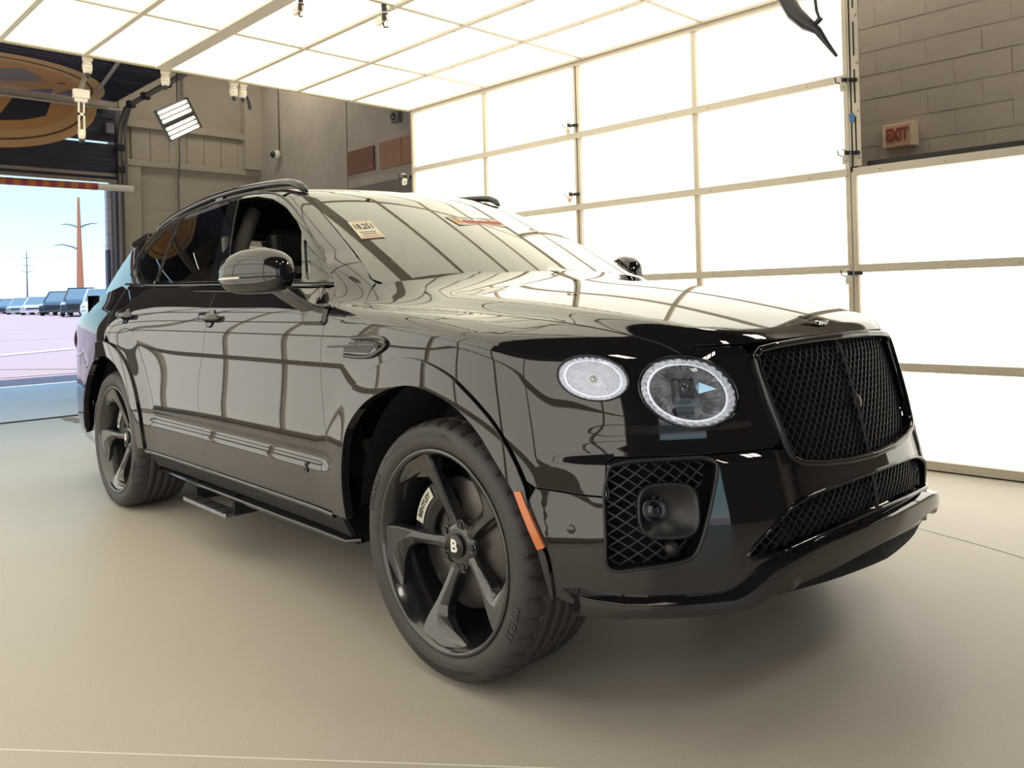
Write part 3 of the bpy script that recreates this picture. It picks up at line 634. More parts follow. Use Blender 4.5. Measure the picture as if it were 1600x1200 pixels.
def panel(name, outline, mode, m, parent=None, f=None, res=.016, gap=.0022, holes=(), depth=.016, off=0., sides=(1,), p2=False, crease=None):
    """a sheet cut from the body surface: outline and holes are 3-D points near it"""
    f = f or f_body; parent = parent or CAR
    loops = [inset(resample(outline if p2 else to2(np.array(outline), mode), res*.55), gap)]
    for h in holes: 
        q = inset(resample(h if p2 else to2(np.array(h), mode), res*.4), -gap*.6); loops.append(q[::-1])
    allb = np.concatenate(loops); lo, hi = allb.min(0), allb.max(0)
    gx, gy = np.meshgrid(np.arange(lo[0], hi[0], res), np.arange(lo[1], hi[1], res*.866)); gx = gx+(np.arange(gx.shape[0]) % 2)[:, None]*res/2
    G = np.stack([gx.ravel(), gy.ravel()], -1); k = inside(G, loops[0])
    for l in loops[1:]: k &= ~inside(G, l)
    G = G[k]; keep = np.ones(len(G), bool)
    for i in range(0, len(G), 2000):
        keep[i:i+2000] = (((G[i:i+2000, None, :]-allb[None])**2).sum(-1).min(1) > (res*.42)**2)
    G = G[keep]; V = np.concatenate([allb, G]); E = []; n0 = 0
    for l in loops: E += [(n0+i, n0+(i+1) % len(l)) for i in range(len(l))]; n0 += len(l)
    vo, eo, fo, ov, oe, of = delaunay_2d_cdt([Vector(q) for q in V], E, [], 0, 1e-6)
    U = np.array([tuple(q) for q in vo]); T = np.array([q for q in fo if len(q) == 3]); c = U[T].mean(1); k = inside(c, loops[0])
    for l in loops[1:]: k &= ~inside(c, l)
    T = T[k]; P, N = from2(U, mode, f, off)
    fn = np.cross(P[T[:, 1]]-P[T[:, 0]], P[T[:, 2]]-P[T[:, 0]]); fl_ = (fn*N[T[:, 0]]).sum(1) < 0; T[fl_] = T[fl_][:, ::-1]
    VV = [P]; NN = [N]; F = [tuple(t) for t in T]; base = len(P)
    if depth:
        for l in loops:
            Pl, Nl = from2(l, mode, f, off); t = np.roll(Pl, -1, 0)-np.roll(Pl, 1, 0); t /= np.linalg.norm(t, axis=1, keepdims=True)+1e-9
            o = np.cross(t, Nl); o /= np.linalg.norm(o, axis=1, keepdims=True)+1e-9
            # outward = away from the sheet; loops run counter-clockwise round the outline in 2-D
            sgn = 1 if mode == 'none' else None
            q2, _ = from2(l+np.stack([-(np.roll(l, -1, 0)-np.roll(l, 1, 0))[:, 1], (np.roll(l, -1, 0)-np.roll(l, 1, 0))[:, 0]], -1)*.3, mode, f, off)
            s = np.sign(((q2-Pl)*o).sum(1)); s[s == 0] = 1; o = -o*np.where(np.median(s) > 0, 1, -1)
            n = len(l); r = .0016
            VV += [Pl, Pl+o*r*.7-Nl*r*.3, Pl+o*r-Nl*r*1.3, Pl+o*r-Nl*depth]; NN += [Nl, (Nl+o)/1.414, o, o]
            for k2 in range(3):
                a0, b0 = base+k2*n, base+(k2+1)*n
                for i in range(n):
                    j = (i+1) % n; F.append((a0+i, a0+j, b0+j, b0+i))
            base += 4*n
    VV = np.concatenate(VV); NN = np.concatenate(NN); out = []
    for s in sides:
        v = VV*np.array([1, s, 1]); nn = NN*np.array([1, s, 1]); FA = np.array([q[:3] for q in F])
        fn = np.cross(v[FA[:, 1]]-v[FA[:, 0]], v[FA[:, 2]]-v[FA[:, 0]]); fl_ = (fn*(nn[FA[:, 0]]+nn[FA[:, 1]]+nn[FA[:, 2]])).sum(1) < 0
        ff = [q[::-1] if w else q for q, w in zip(F, fl_)]      # wind every face with its normals
        me = bpy.data.meshes.new(name); me.from_pydata(v.tolist(), [], ff)
        me.polygons.foreach_set('use_smooth', [True]*len(me.polygons)); me.update()
        me.normals_split_custom_set_from_vertices(nn.tolist())
        out.append(link(name, me, m, parent))
    return out if len(out) > 1 else out[0]
def both(P): return [np.asarray(q) for q in P]+[np.asarray(q)*np.array([1, -1, 1]) for q in P[::-1]]
LR = (1, -1)

# ---- shared seams (right-hand side, mirrored for the left)
arch_in = curve([psd(x, z) for x, z in ((-.462,.40),(-.470,.50),(-.466,.60),(-.437,.703),(-.337,.792),(-.215,.845),(-.122,.867),(-.037,.872),(.076,.853),(.164,.818),(.235,.766),(.29,.704),(.353,.625),(.405,.545),(.444,.468),(.456,.40),(.460,.352))], 5)
arch_out = curve([psd(x, z) for x, z in ((-.560,.40),(-.566,.52),(-.560,.62),(-.530,.705),(-.462,.802),(-.33,.892),(-.22,.936),(-.12,.955),(-.009,.952),(.111,.918),(.178,.880),(.237,.838),(.292,.790),(.342,.725),(.375,.668),(.392,.632))], 5)
seamF = curve([psd(x, z) for x, z in ((-.566,.535),(-.592,.62),(-.622,.73),(-.638,.843),(-.640,.95),(-.628,1.04),(-.602,1.098))], 4)
seamB = curve([psd(x, z) for x, z in ((-1.690,1.195),(-1.680,1.12),(-1.672,1.05),(-1.70,.92),(-1.752,.78),(-1.742,.62),(-1.695,.47),(-1.675,.395))], 4)
hoodB = [ptp(x, float(cB(x))) for x in np.linspace(-.47, .675, 20)]
ledge = [pns(a, .712) for a in (.44,.52,.60,.68,.76,.805)]+[pns(.826,.700)]
seamL = [pns(.834,.66), pns(.836,.613)]+[psd(.515,.618), psd(.452,.626), psd(.41,.630)]
# ---- bonnet, wings, bumper
hood = panel('bonnet', both(curve([ptp(-.345,.0001,f_all), ptp(-.36,.2,f_all), ptp(-.40,.4,f_all), ptp(-.455,.6,f_all), ptp(-.51,.73,f_all), ptp(-.530,.79,f_all), ptp(-.515,.835,f_all)], 5)+hoodB+curve([pns(.57,.990), pns(.455,.990), pns(.43,.991)], 3)+[pns(.3,.995), pns(.15,.997), pns(.0001,.998)]), 'sph', paint, f=f_all, res=.015)
def ell(pts, n=40):
    """smooth closed loop through points"""
    p = [np.asarray(q, float) for q in pts]; m = len(p); out = []
    for i in range(m):
        a, b, c, d = p[i-1], p[i], p[(i+1) % m], p[(i+2) % m]
        for t in np.linspace(0, 1, max(2, n//m), endpoint=False): out.append(.5*((2*b)+(-a+c)*t+(2*a-5*b+4*c-d)*t*t+(-a+3*b-3*c+d)*t**3))
    return out
def disc_loop(c, ra, rb, tilt=0, n=40):
    """ellipse on the nose surface about (half width, height), drawn in true size on the local tangent plane"""
    p = pns(*c); nn = grad(f_body, p[None])[0]; u = np.cross([0, 0, 1.], nn); u /= np.linalg.norm(u); v = np.cross(nn, u); o = []
    for t in np.linspace(0, 2*PI, n, endpoint=False):
        a, b = ra*math.cos(t), rb*math.sin(t); a, b = a*math.cos(tilt)-b*math.sin(tilt), a*math.sin(tilt)+b*math.cos(tilt)
        o.append(p+u*a+v*b)
    return o
LAMP1 = ((.627,.873), .139, .094, R(-13)); LAMP2 = ((.814,.916), .095, .059, R(-10))
WFOOT = [psd(-.600,1.125,f_all), pal(-.642,.885,1.160), pal(-.684,.872,1.205), pal(-.718,.862,1.238), pal(-.705,.80,1.27), pal(-.692,.755,1.284), pal(-.63,.765,1.247), pal(-.578,.775,1.212), ptp(-.545,.79,f_all), ptp(-.515,.835,f_all)]
fender = panel('front_wing', ledge+seamL+arch_out[::-1][2:-6]+seamF+WFOOT+hoodB+[pns(.57,.990), pns(.452,.985), pns(.432,.95), pns(.425,.88), pns(.415,.80), pns(.408,.735)], 'sph', paint, f=f_all, res=.010, holes=[disc_loop(*LAMP1), disc_loop(*LAMP2)], sides=LR)
intake = ell([pns(a, z) for a, z in ((.832,.662),(.824,.688),(.800,.700),(.766,.705),(.69,.707),(.635,.706),(.617,.692),(.620,.665),(.636,.62),(.657,.565),(.680,.500),(.700,.462),(.741,.446),(.798,.436),(.836,.428),(.850,.445),(.850,.50),(.846,.577),(.841,.625))], 76)
low_half = [(0.0001,.590),(.15,.588),(.28,.583),(.37,.573),(.43,.560),(.475,.541),(.521,.508),(.557,.480),(.578,.455),(.565,.444),(.468,.454),(.36,.464),(.2,.476),(.0001,.482)]
lowin = both([pns(a, z) for a, z in low_half])
bump_half = [pns(a, z) for a, z in ((.0001,.634),(.15,.638),(.28,.650),(.36,.664),(.392,.680),(.408,.705))]+ledge+seamL+[psd(.395,.60)]+[q for q in arch_in if q[0] > .38 and q[2] < .59]+[psd(.47,.345), pns(.90,.335), pns(.82,.325), pns(.70,.32), pns(.60,.325), pns(.5,.34), pns(.3,.36), pns(.15,.37), pns(.0001,.375)]
bumper = panel('front_bumper', both(bump_half), 'sph', paint, res=.014, holes=[intake, [q*np.array([1,-1,1]) for q in intake], lowin])
# ---- wheel arch trims
ZSILL = .395
panel('wheel_arch_trim', arch_in+arch_out[::-1], 'rad', paint, res=.012, off=.011, depth=.03, sides=LR)
rin = [psd(-2.995+.485*math.cos(t), .385+.475*math.sin(t)) for t in np.linspace(R(2), R(178), 40)]
rout = [psd(-2.995+.562*math.cos(t), .385+.562*math.sin(t)) for t in np.linspace(R(2), R(178), 44)]
panel('wheel_arch_trim', rin+rout[::-1], 'rad', paint, res=.014, off=.011, depth=.03, sides=LR)
# ---- doors, quarter, sill
belt = lambda x: float(np.interp(x, [-3.1,-2.45,-1.7,-.9,-.65], [1.272,1.246,1.230,1.204,1.196]))
fd = panel('front_door', seamF[1:]+[psd(-.585,1.13), psd(-.60,1.19)]+[psd(x, belt(x)-.012) for x in np.linspace(-.7,-1.68,9)]+seamB+[psd(x, ZSILL) for x in np.linspace(-1.6,-.60,9)]+[psd(-.565,.397), psd(-.566,.45), psd(-.569,.5)], 'rad', paint, res=.016, sides=LR)
door_arch = [q for q in rout if -2.93 < q[0]]
rd = panel('rear_door', seamB[::-1]+[psd(x, belt(x)-.012) for x in np.linspace(-1.76,-2.92,9)]+[psd(-2.955,1.16), psd(-2.958,1.06), psd(-2.945,.985)]+door_arch[::-1]+[psd(x, ZSILL) for x in np.linspace(-2.40,-1.75,6)], 'rad', paint, res=.016, sides=LR)
qarch = [q for q in rout if q[0] < -2.95]
panel('rear_quarter', [psd(-2.947,.983), psd(-2.96,1.06), psd(-2.957,1.16), psd(-2.94,1.235)]+[psd(x, belt(x)-.012) for x in (-3.05,)]+[psd(-3.2,1.235), psd(-3.5,1.19), psd(-3.8,1.13), psd(-3.98,1.05), psd(-4.0,.9), psd(-4.0,.6), psd(-3.98,.36), psd(-3.75,.33), psd(-3.57,.36)]+qarch[::-1], 'rad', paint, res=.02, sides=LR)
panel('sill', [psd(x, ZSILL-.012) for x in np.linspace(-.56,-2.42,14)]+[psd(x, .30) for x in np.linspace(-2.40,-.53,14)], 'rad', matte, res=.02, off=-.022, sides=LR)
for s in LR:
    Q = [(psd(x, ZSILL-.004)+np.array([0,-.001,0]))*np.array([1,s,1]) for x in np.linspace(-2.42,-.566,24)]
    MB().tube([tuple(q) for q in Q], .011, 8).build('sill_lip', paint, CAR)
# ---- cabin: screen, roof, pillars, windows
fo = [(-.682,.868,1.207),(-.70,.862,1.221),(-.858,.823,1.321),(-1.023,.779,1.414),(-1.194,.734,1.502),(-1.338,.701,1.568),(-1.475,.676,1.618),(-1.638,.655,1.652),(-1.85,.645,1.672),(-2.15,.640,1.676),(-2.463,.632,1.662),(-2.64,.632,1.650),(-2.835,.634,1.632),(-2.94,.650,1.608),(-3.066,.662,1.578),(-3.206,.71,1.478),(-3.20,.773,1.363),(-3.10,.821,1.283)]
frame_top = curve([pcb(*q) for q in fo], 4)
bl = [pcb(x, .87, belt(x)+.003) for x in np.linspace(-3.05,-.72,16)]
def loopc(pts, n=6):
    """closed loop; consecutive points given, corners lightly rounded"""
    P = [pcb(*q) for q in pts]; o = []
    for i in range(len(P)):
        a, b, c = P[i-1], P[i], P[(i+1) % len(P)]
        r1 = min(.35, .018/(np.linalg.norm(a-b)+1e-9)); r2 = min(.35, .018/(np.linalg.norm(c-b)+1e-9)); p, q = b+(a-b)*r1, b+(c-b)*r2
        for t in np.linspace(0, 1, n): o.append((1-t)**2*p+2*t*(1-t)*b+t*t*q)
    return o
zb = lambda x: belt(x)+.020
w_front = loopc([(-1.950,.655,1.650),(-1.734,.662,1.640),(-1.522,.687,1.606),(-1.347,.715,1.552),(-1.172,.757,1.472),(-1.083,.786,1.421),(-.99,.841,1.32),(-.918,.886,zb(-.918)),(-1.302,.891,zb(-1.3)),(-1.585,.891,zb(-1.585)),(-1.75,.80,1.44)])
w_qtr = loopc([(-1.034,.799,1.390),(-.866,.835,1.306),(-.722,.871,zb(-.72)),(-.884,.884,zb(-.88))])
w_rear = loopc([(-2.715,.652,1.620),(-2.406,.656,1.638),(-2.070,.652,1.652),(-1.89,.786,1.44),(-1.790,.888,zb(-1.79)),(-2.191,.879,zb(-2.19)),(-2.560,.862,zb(-2.56)),(-2.648,.765,1.447)])
w_rq = loopc([(-2.748,.657,1.611),(-2.912,.673,1.577),(-3.048,.707,1.505),(-3.132,.743,1.428),(-3.122,.785,1.355),(-3.035,.819,1.298),(-2.600,.858,zb(-2.60)),(-2.678,.765,1.442)])
panel('window_frame', frame_top+bl, 'cab', gloss, f=f_cab, res=.014, holes=[w_front, w_qtr, w_rear, w_rq], off=.002, sides=LR)
for lp, gm, nm in ((w_qtr, glass_cl, 'quarter_glass'), (w_rear, glass_dk, 'rear_window'), (w_rq, glass_dk, 'rear_quarter_glass')):
    panel(nm, lp, 'cab', gm, f=f_cab, res=.03, off=-.005, gap=-.004, depth=0, sides=LR)
panel('front_window', w_front, 'cab', glass_cl, f=f_cab, res=.03, off=-.005, gap=-.004, depth=0, sides=(-1,))
# bright bead round the side windows
def bead(loop, r, nm, m, f, off, sides=LR, closed=False, n=6):
    P = np.array(loop); N = grad(f, P); Q = P+N*off
    for s in sides:
        pts = [tuple(q*np.array([1, s, 1])) for q in Q]
        if closed: pts.append(pts[0]); pts.append(pts[1])
        MB().tube(pts, r, n).build(nm, m, CAR)
bead(frame_top[2:-2], .005, 'window_bead', satin, f_cab, .004)
bead([psd(x, belt(x)-.004) for x in np.linspace(-.66,-2.98,20)], .0065, 'waist_bead', gloss, f_body, .004)
panel('waist_strip', [pcb(x,.9,belt(x)+.004) for x in np.linspace(-.70,-3.08,16)]+[pcb(x,.9,belt(x)-.035) for x in np.linspace(-3.06,-.66,16)], 'cab', gloss, f=f_cab, res=.02, off=-.004, sides=LR)
# windscreen, pillars, roof
wsE = curve([pcb(*q) for q in ((-.575,.772,1.210),(-.732,.745,1.303),(-.944,.70,1.414),(-1.185,.648,1.533),(-1.345,.606,1.611),(-1.415,.578,1.644))], 5)
wsT = [pcb(*q) for q in ((-1.40,.50,1.652),(-1.372,.40,1.66),(-1.352,.25,1.667),(-1.342,.12,1.672),(-1.340,.0001,1.674))]
wsB = [pcb(-.30,.0001,1.19), pcb(-.32,.2,1.19), pcb(-.37,.4,1.18), pcb(-.45,.6,1.18), pcb(-.53,.72,1.185)]
ws_half = [wsB[0]]+wsB[1:]+wsE+wsT
panel('windscreen', both(ws_half), 'cab', glass_ws, f=f_cab, res=.022, depth=0, gap=.001)
panel('windscreen_border', wsE+[q*np.array([1,1,1]) for q in [pcb(*p) for p in ((-1.405,.552,1.646),(-1.335,.578,1.612),(-1.17,.622,1.535),(-.93,.672,1.418),(-.72,.715,1.305),(-.56,.742,1.212))]], 'cab', matte, f=f_cab, res=.02, depth=0, off=-.003, gap=0, sides=LR)
roof_edge = [q for q in frame_top if q[0] < -1.40 and q[0] > -3.1]
pil = frame_top[:22]
pil = [q for q in frame_top if q[0] > -1.47]
wsU = [q for q in wsE if q[2] > 1.288]; pil = [q for q in frame_top if -1.47 < q[0] < -.725]
panel('windscreen_pillar', [pal(-.692,.755,1.2845)]+wsU+[pcb(-1.43,.60,1.645), pil[-1]]+pil[::-1]+[pal(-.720,.862,1.242), pal(-.707,.80,1.274)], 'cab', paint, f=f_all, res=.012, sides=LR)
re = [q for q in frame_top if -3.08 < q[0] < -1.46]
panel('roof', both([wsT[-1]]+wsT[:-1][::-1]+[wsE[-1], pcb(-1.43,.60,1.645)]+re+[pcb(-3.15,.60,1.60), pcb(-3.45,.50,1.59), pcb(-3.5,.25,1.595), pcb(-3.52,.0001,1.60)]), 'cab', paint, f=f_cab, res=.022)
pil_d = [q for q in frame_top if q[0] < -3.05]
panel('rear_pillar', pil_d+[pcb(-3.06,.86,1.22), pcb(-3.4,.83,1.16), pcb(-3.75,.76,1.12), pcb(-3.82,.70,1.25), pcb(-3.66,.64,1.42), pcb(-3.45,.55,1.585), pcb(-3.17,.62,1.59)], 'cab', paint, f=f_cab, res=.02, sides=LR)
panel('rear_glass', both([pcb(-3.55,.0001,1.58), pcb(-3.54,.3,1.57), pcb(-3.50,.54,1.55), pcb(-3.68,.63,1.40), pcb(-3.84,.68,1.2), pcb(-3.9,.4,1.22), pcb(-3.9,.0001,1.23)]), 'cab', glass_dk, f=f_cab, res=.03, depth=0)
# tail end, boot lid
tail = MB(); rows = []
for z in (.30,.45,.6,.75,.9,1.02,1.10,1.16,1.21):
    row = []
    for y in np.linspace(-.97,.97,30):
        o = np.array([-2.6, y*.98, z]); 
        d = np.array([-1.,0,0]); v = f_body(o)
        row.append(tuple(solve(f_body, o, d, 0, 2.2)) if v < 0 else (-3.6, y*.95, z))
    rows.append(row)
tail.add([q for r_ in rows for q in r_], [(i*30+k, i*30+k+1, i*30+31+k, i*30+30+k) for i in range(8) for k in range(29)], True)
tail.build('tailgate', paint, CAR)
sp = MB(); ys = np.linspace(-.66,.66,15); n = len(ys); ring = []
for y in ys:
    d = .10*(y/.66)**2
    ring += [(-3.36+d,y,1.625-.03*(y/.66)**2),(-3.62+d*.5,y,1.600-.05*(y/.66)**2),(-3.66+d*.5,y,1.575-.05*(y/.66)**2),(-3.55+d*.5,y,1.545-.05*(y/.66)**2),(-3.36+d,y,1.565-.05*(y/.66)**2)]
sp.add(ring, [(i*5+k, i*5+(k+1) % 5, i*5+5+(k+1) % 5, i*5+5+k) for i in range(n-1) for k in range(5)]+[(0,1,2,3,4), tuple(range(n*5-5, n*5))], False)
sp.build('rear_spoiler', paint, CAR, .01)
for s in (1,-1):   # tail lamps, just wrapping the corner
    c = psd(-4.02,.93); nn = grad(f_body, c[None])[0]; c = c*np.array([1,s,1]); nn = nn*np.array([1,s,1])
    MB().lathe([(0,.012),(.05,.011),(.075,.006),(.085,-.004)], 24, axes(c, np.cross([0,0,1.],nn), (0,0,1), nn)).build('tail_lamp', mat('tail_red', (.10,.005,.008), .1), CAR)
# roof rails
for s in (1,-1):
    pts = []; P = [(-1.40,.590,1.645),(-1.445,.600,1.672),(-1.53,.608,1.696),(-1.75,.610,1.712),(-2.05,.608,1.722),(-2.4,.606,1.716),(-2.75,.604,1.690),(-3.0,.604,1.658),(-3.15,.604,1.628),(-3.25,.602,1.600)]
    cv = curve([np.array(q) for q in P], 5); v = []; f = []
    for i, q in enumerate(cv):
        u = i/(len(cv)-1); w = .023*min(1, .35+9*u, .35+9*(1-u)); h = .019*min(1, .4+8*u, .4+8*(1-u))
        for k in range(10):
            t = 2*PI*k/10; v.append((q[0], s*-1*(q[1]+w*math.cos(t)), q[2]+h*math.sin(t)))
    f = [(i*10+k, i*10+(k+1) % 10, i*10+10+(k+1) % 10, i*10+10+k) for i in range(len(cv)-1) for k in range(10)]+[tuple(range(10)), tuple(range(len(v)-10, len(v)))]
    rr = MB().add(v, f, True).build('roof_rail', gloss, CAR)
    for x in (-2.3,-2.95): 
        z = float(np.interp(-x, [-q[0] for q in P], [q[2] for q in P])); MB().box((x-.05,-s*.606-.012,z-.06), (x+.05,-s*.606+.012,z-.005)).build('rail_foot', gloss, rr, .006)
panel('cowl', both([pal(-.25,.0001,1.2), pal(-.30,.4,1.19), pal(-.36,.7,1.16), pal(-.44,.86,1.12), pal(-.62,.86,1.16), pal(-.75,.80,1.28), pal(-.75,.70,1.30), pal(-.66,.66,1.28), pal(-.57,.5,1.26), pal(-.46,.0001,1.26)]), 'sph', paint, f=f_all, res=.03, off=-.007, depth=0)
# ---- floor pan, engine bay liner, wheel wells: dark hollow structure
pan = MB().box((-2.40,-.80,.27), (-.58,.80,.33)).box((-.42,-.60,.33), (.58,.60,.93)).box((-3.6,-.60,.33), (-2.5,.60,.85)).build('floor_pan', liner, CAR)
for cx in (0.,-2.995):
    for s in (1,-1):
        v = []; f = []; m = 22
        for i in range(m):
            t = R(4)+R(172)*i/(m-1); c_, s_ = .515*math.cos(t), .515*math.sin(t)
            v += [(cx-.01+c_*.97, -s*.90, .385+s_), (cx-.01+c_, -s*.58, .385+s_)]
        f = [(2*i,2*i+1,2*i+3,2*i+2) for i in range(m-1)]
        v.append((cx,-s*.58,.385)); f += [(2*i+1,2*i+3,2*m) for i in range(m-1)]
        MB().add(v, f).build('wheel_well', liner, CAR)
bk = panel('intake_back', both([pns(a, z) for a, z in ((.0001,.99),(.30,.985),(.42,.95),(.43,.75),(.55,.715),(.80,.705),(.86,.66),(.86,.42),(.6,.40),(.0001,.43))]), 'sph', liner, res=.05, depth=0, off=-.085)
# ---- mesh grilles: crossing bars laid on the nose surface, set back behind the opening
def poly_yz(P): return np.array([(q[1], q[2]) for q in P])
def nose_pts(Y, Z, off):
    o = np.stack([0*Y-.2, Y, Z], -1); g = lambda p: f_body(p)-off
    return solve(g, o, np.tile([1., 0, 0], (len(Y), 1)), 0, 1.7)
def lattice(name, loop, off, step, slope, w, d, parent, m):
    """loop = 3-D outline; bars at +-slope in the y-z view, rectangular section w wide, d deep; returns the joined mesh of fine bars"""
    P = poly_yz(loop); lo, hi = P.min(0), P.max(0); mb = MB(); run = []
    for sg in (1, -1):
        c0 = lo[1]-slope*max(abs(lo[0]), abs(hi[0]))-.1; c1 = hi[1]+slope*max(abs(lo[0]), abs(hi[0]))+.1
        for c in np.arange(math.floor(c0/step)*step, c1, step):
            y = np.linspace(lo[0], hi[0], 160); z = sg*slope*y+c; k = inside(np.stack([y, z], -1), P)
            i = 0
            while i < len(y):
                if k[i]:
                    j = i
                    while j+1 < len(y) and k[j+1]: j += 1
                    if j-i >= 2:
                        t = np.linspace(i, j, max(2, min(9, (j-i)//9+2))).round().astype(int); run.append((y[t], z[t], sg))
                    i = j+1
                else: i += 1
    Y = np.concatenate([r_[0] for r_ in run]); Z = np.concatenate([r_[1] for r_ in run]); Q = nose_pts(Y, Z, off); N = grad(f_body, Q); p = 0
    for y, z, sg in run:
        n = len(y); q = Q[p:p+n]; nn = N[p:p+n]; p += n
        t = np.gradient(q, axis=0); t /= np.linalg.norm(t, axis=1, keepdims=True); s = np.cross(t, nn); sh = .0015*sg
        v = []
        for a, b, c in zip(q, nn, s): v += [a+c*w/2+b*sh, a-c*w/2+b*sh, a-c*w/2-b*d, a+c*w/2-b*d]
        f = [(4*i+k, 4*i+(k+1) % 4, 4*i+4+(k+1) % 4, 4*i+4+k) for i in range(n-1) for k in range(4)]+[(0,1,2,3), tuple(range(4*n-4, 4*n))]
        mb.add(v, f)
    return tag(mb.build(name, m, parent, fix=False), kind='stuff')
bars = mat('grille_black', (.020,.018,.022), .42)
gr_half = [(.0001,.985),(.2,.983),(.34,.977),(.405,.970),(.428,.955),(.430,.92),(.424,.84),(.412,.76),(.400,.70),(.390,.680),(.36,.664),(.28,.652),(.15,.641),(.0001,.637)]
gr_loop = both([pns(a, z) for a, z in gr_half])
def ring_bar(loop, w, d, off, nm, m, parent, smooth=True):
    """closed rounded bar following a loop on the nose"""
    Q = resample(np.array(loop), .012); N = grad(f_body, Q); t = np.roll(Q, -1, 0)-np.roll(Q, 1, 0); t /= np.linalg.norm(t, axis=1, keepdims=True); s = np.cross(t, N)
    v = []; n = len(Q); m8 = 10
    for a, b, c in zip(Q, N, s):
        for k in range(m8):
            th_ = 2*PI*k/m8; v.append(a+c*w/2*math.cos(th_)+b*(off+d/2*math.sin(th_)))
    f = [(i*m8+k, i*m8+(k+1) % m8, ((i+1) % n)*m8+(k+1) % m8, ((i+1) % n)*m8+k) for i in range(n) for k in range(m8)]
    return MB().add(v, f, smooth).build(nm, m, parent)
grille = ring_bar(gr_loop, .022, .030, .004, 'grille_surround', gloss, CAR)
tag(grille, 'gloss black surround of the mesh grille')
P_ = resample(np.array(gr_loop), .02); Nn = grad(f_body, P_)
lattice('grille_mesh', gr_loop, -.014, .0340, 1.12, .0038, .018, grille, bars)
MB().tube([tuple(q) for q in nose_pts(np.zeros(12)+.0001, np.linspace(.64,.984,12), -.006)], .0055, 8).build('grille_centre_bar', bars, grille)
bq = nose_pts(np.array([.0001]), np.array([.795]), 0)[0]; bm = MB().lathe([(0,.006),(.012,.005),(.020,.002),(.022,-.004)], 20, axes(bq, (0,1,0), (0,0,1), (1,0,.2)))
bm.build('grille_badge', satin, grille)
ring_bar(lowin, .012, .016, -.002, 'lower_grille_surround', gloss, CAR)
lo_m = lattice('lower_grille_mesh', lowin, -.022, .029, .92, .0036, .014, CAR, bars)
MB().tube([tuple(q) for q in nose_pts(np.zeros(4)+.0001, np.linspace(.482,.59,4), -.012)], .006, 8).build('lower_grille_centre_bar', bars, CAR)
for s in (1,-1):
    lp = [q*np.array([1,s,1]) for q in intake]
    rb = ring_bar(lp, .010, .018, -.004, 'intake_surround', gloss if 0 else satin, CAR)
    lattice('intake_mesh', lp, -.034, .031, 1.0, .0036, .013, rb, bars)
    # squared pod with a round camera eye, parking sensor below it
    c = pns(.735,.578); nn = grad(f_body, c[None])[0]; c = c*np.array([1,s,1]); nn = nn*np.array([1,s,1]); mx = axes(c-nn*.030, np.cross([0,0,1.], nn), (0,0,1), nn)
    def sq(rx, ry, p=3.2, n=32): return [(rx*abs(math.cos(t))**(2/p)*np.sign(math.cos(t)), ry*abs(math.sin(t))**(2/p)*np.sign(math.sin(t))) for t in np.linspace(0, 2*PI, n, endpoint=False)]
    pod = MB(); R1 = [(sq(.080,.070),-.05),(sq(.082,.072),.014),(sq(.079,.069),.020),(sq(.074,.064),.020),(sq(.071,.061),.010)]
    v = [tuple(mx @ Vector((a,b,h))) for lp_, h in R1 for a, b in lp_]; n = 32
    pod.add(v, [(i*n+k, i*n+(k+1) % n, i*n+n+(k+1) % n, i*n+n+k) for i in range(len(R1)-1) for k in range(n)]+[tuple(range(4*n, 5*n))], True)
    po = pod.build('sensor_pod', satin, rb)
    # curved inner face: a half-round scoop
    MB().lathe([(0,.016),(.010,.018),(.015,.015),(.024,.013),(.030,.018),(.034,.0125)], 20, mx @ Matrix.Translation((-s*.036,.004,.0))).build('pod_eye', gloss, rb)
    c2 = pns(.735,.478); n2 = grad(f_body, c2[None])[0]; c2 = c2*np.array([1,s,1]); n2 = n2*np.array([1,s,1])
    MB().lathe([(0,.006),(.012,.006),(.014,.003),(.019,.003),(.020,-.03)], 20, axes(c2-n2*.020, np.cross([0,0,1.], n2), (0,0,1), n2)).build('parking_sensor', satin, rb)
    c3 = psd(.50,.53); n3 = grad(f_body, c3[None])[0]*np.array([1,s,1]); c3 = c3*np.array([1,s,1])
    MB().lathe([(0,.002),(.009,.002),(.012,0)], 20, axes(c3, np.cross([0,0,1.], n3), (0,0,1), n3)).build('bumper_sensor', paint, bumper)
# ---- splitter: outer blades low, centre blade raised, short ramps between
def pno(a, z, off): g = lambda p: f_body(p)-off; return solve(g, np.array([-.2, -a, z]), np.array([1., 0, 0]), 0, 1.7)
UP = [(.0001,.466),(.09,.466),(.2,.464),(.335,.458),(.42,.447),(.50,.432),(.54,.418),(.562,.403),(.59,.382),(.615,.366),(.64,.357),(.70,.355),(.759,.355),(.851,.357),(.89,.362),(.912,.368)]
LO = [.403,.403,.402,.398,.393,.380,.362,.348,.333,.326,.322,.318,.317,.315,.314,.318]
v = []; f = []
for (a, zu), zl in zip(UP, LO):
    v += [pno(a, zu+.009, -.006), pno(a, zu+.004, .022), pno(a, zu, .033), pno(a, (zu+zl)/2, .037), pno(a, zl+.004, .034), pno(a, zl, .026), pno(a, zl, .026)+np.array([-.10 if a < .8 else -.05,.03,.008])]
v = [np.asarray(q) for q in v]; n = len(UP); vl = [q*np.array([1,-1,1]) for q in v]; allv = []
for i in range(n-1, 0, -1): allv += vl[i*7:i*7+7]
for i in range(n): allv += v[i*7:i*7+7]
m = 2*n-1
f = [(i*7+k, i*7+k+1, i*7+8+k, i*7+7+k) for i in range(m-1) for k in range(6)]+[tuple(range(7)), tuple(range(m*7-7, m*7))]
spl = MB().add(allv, f, True).build('front_splitter', paint, CAR)
md = spl.modifiers.new('edges', 'EDGE_SPLIT'); md.split_angle = R(28)
v = []; 
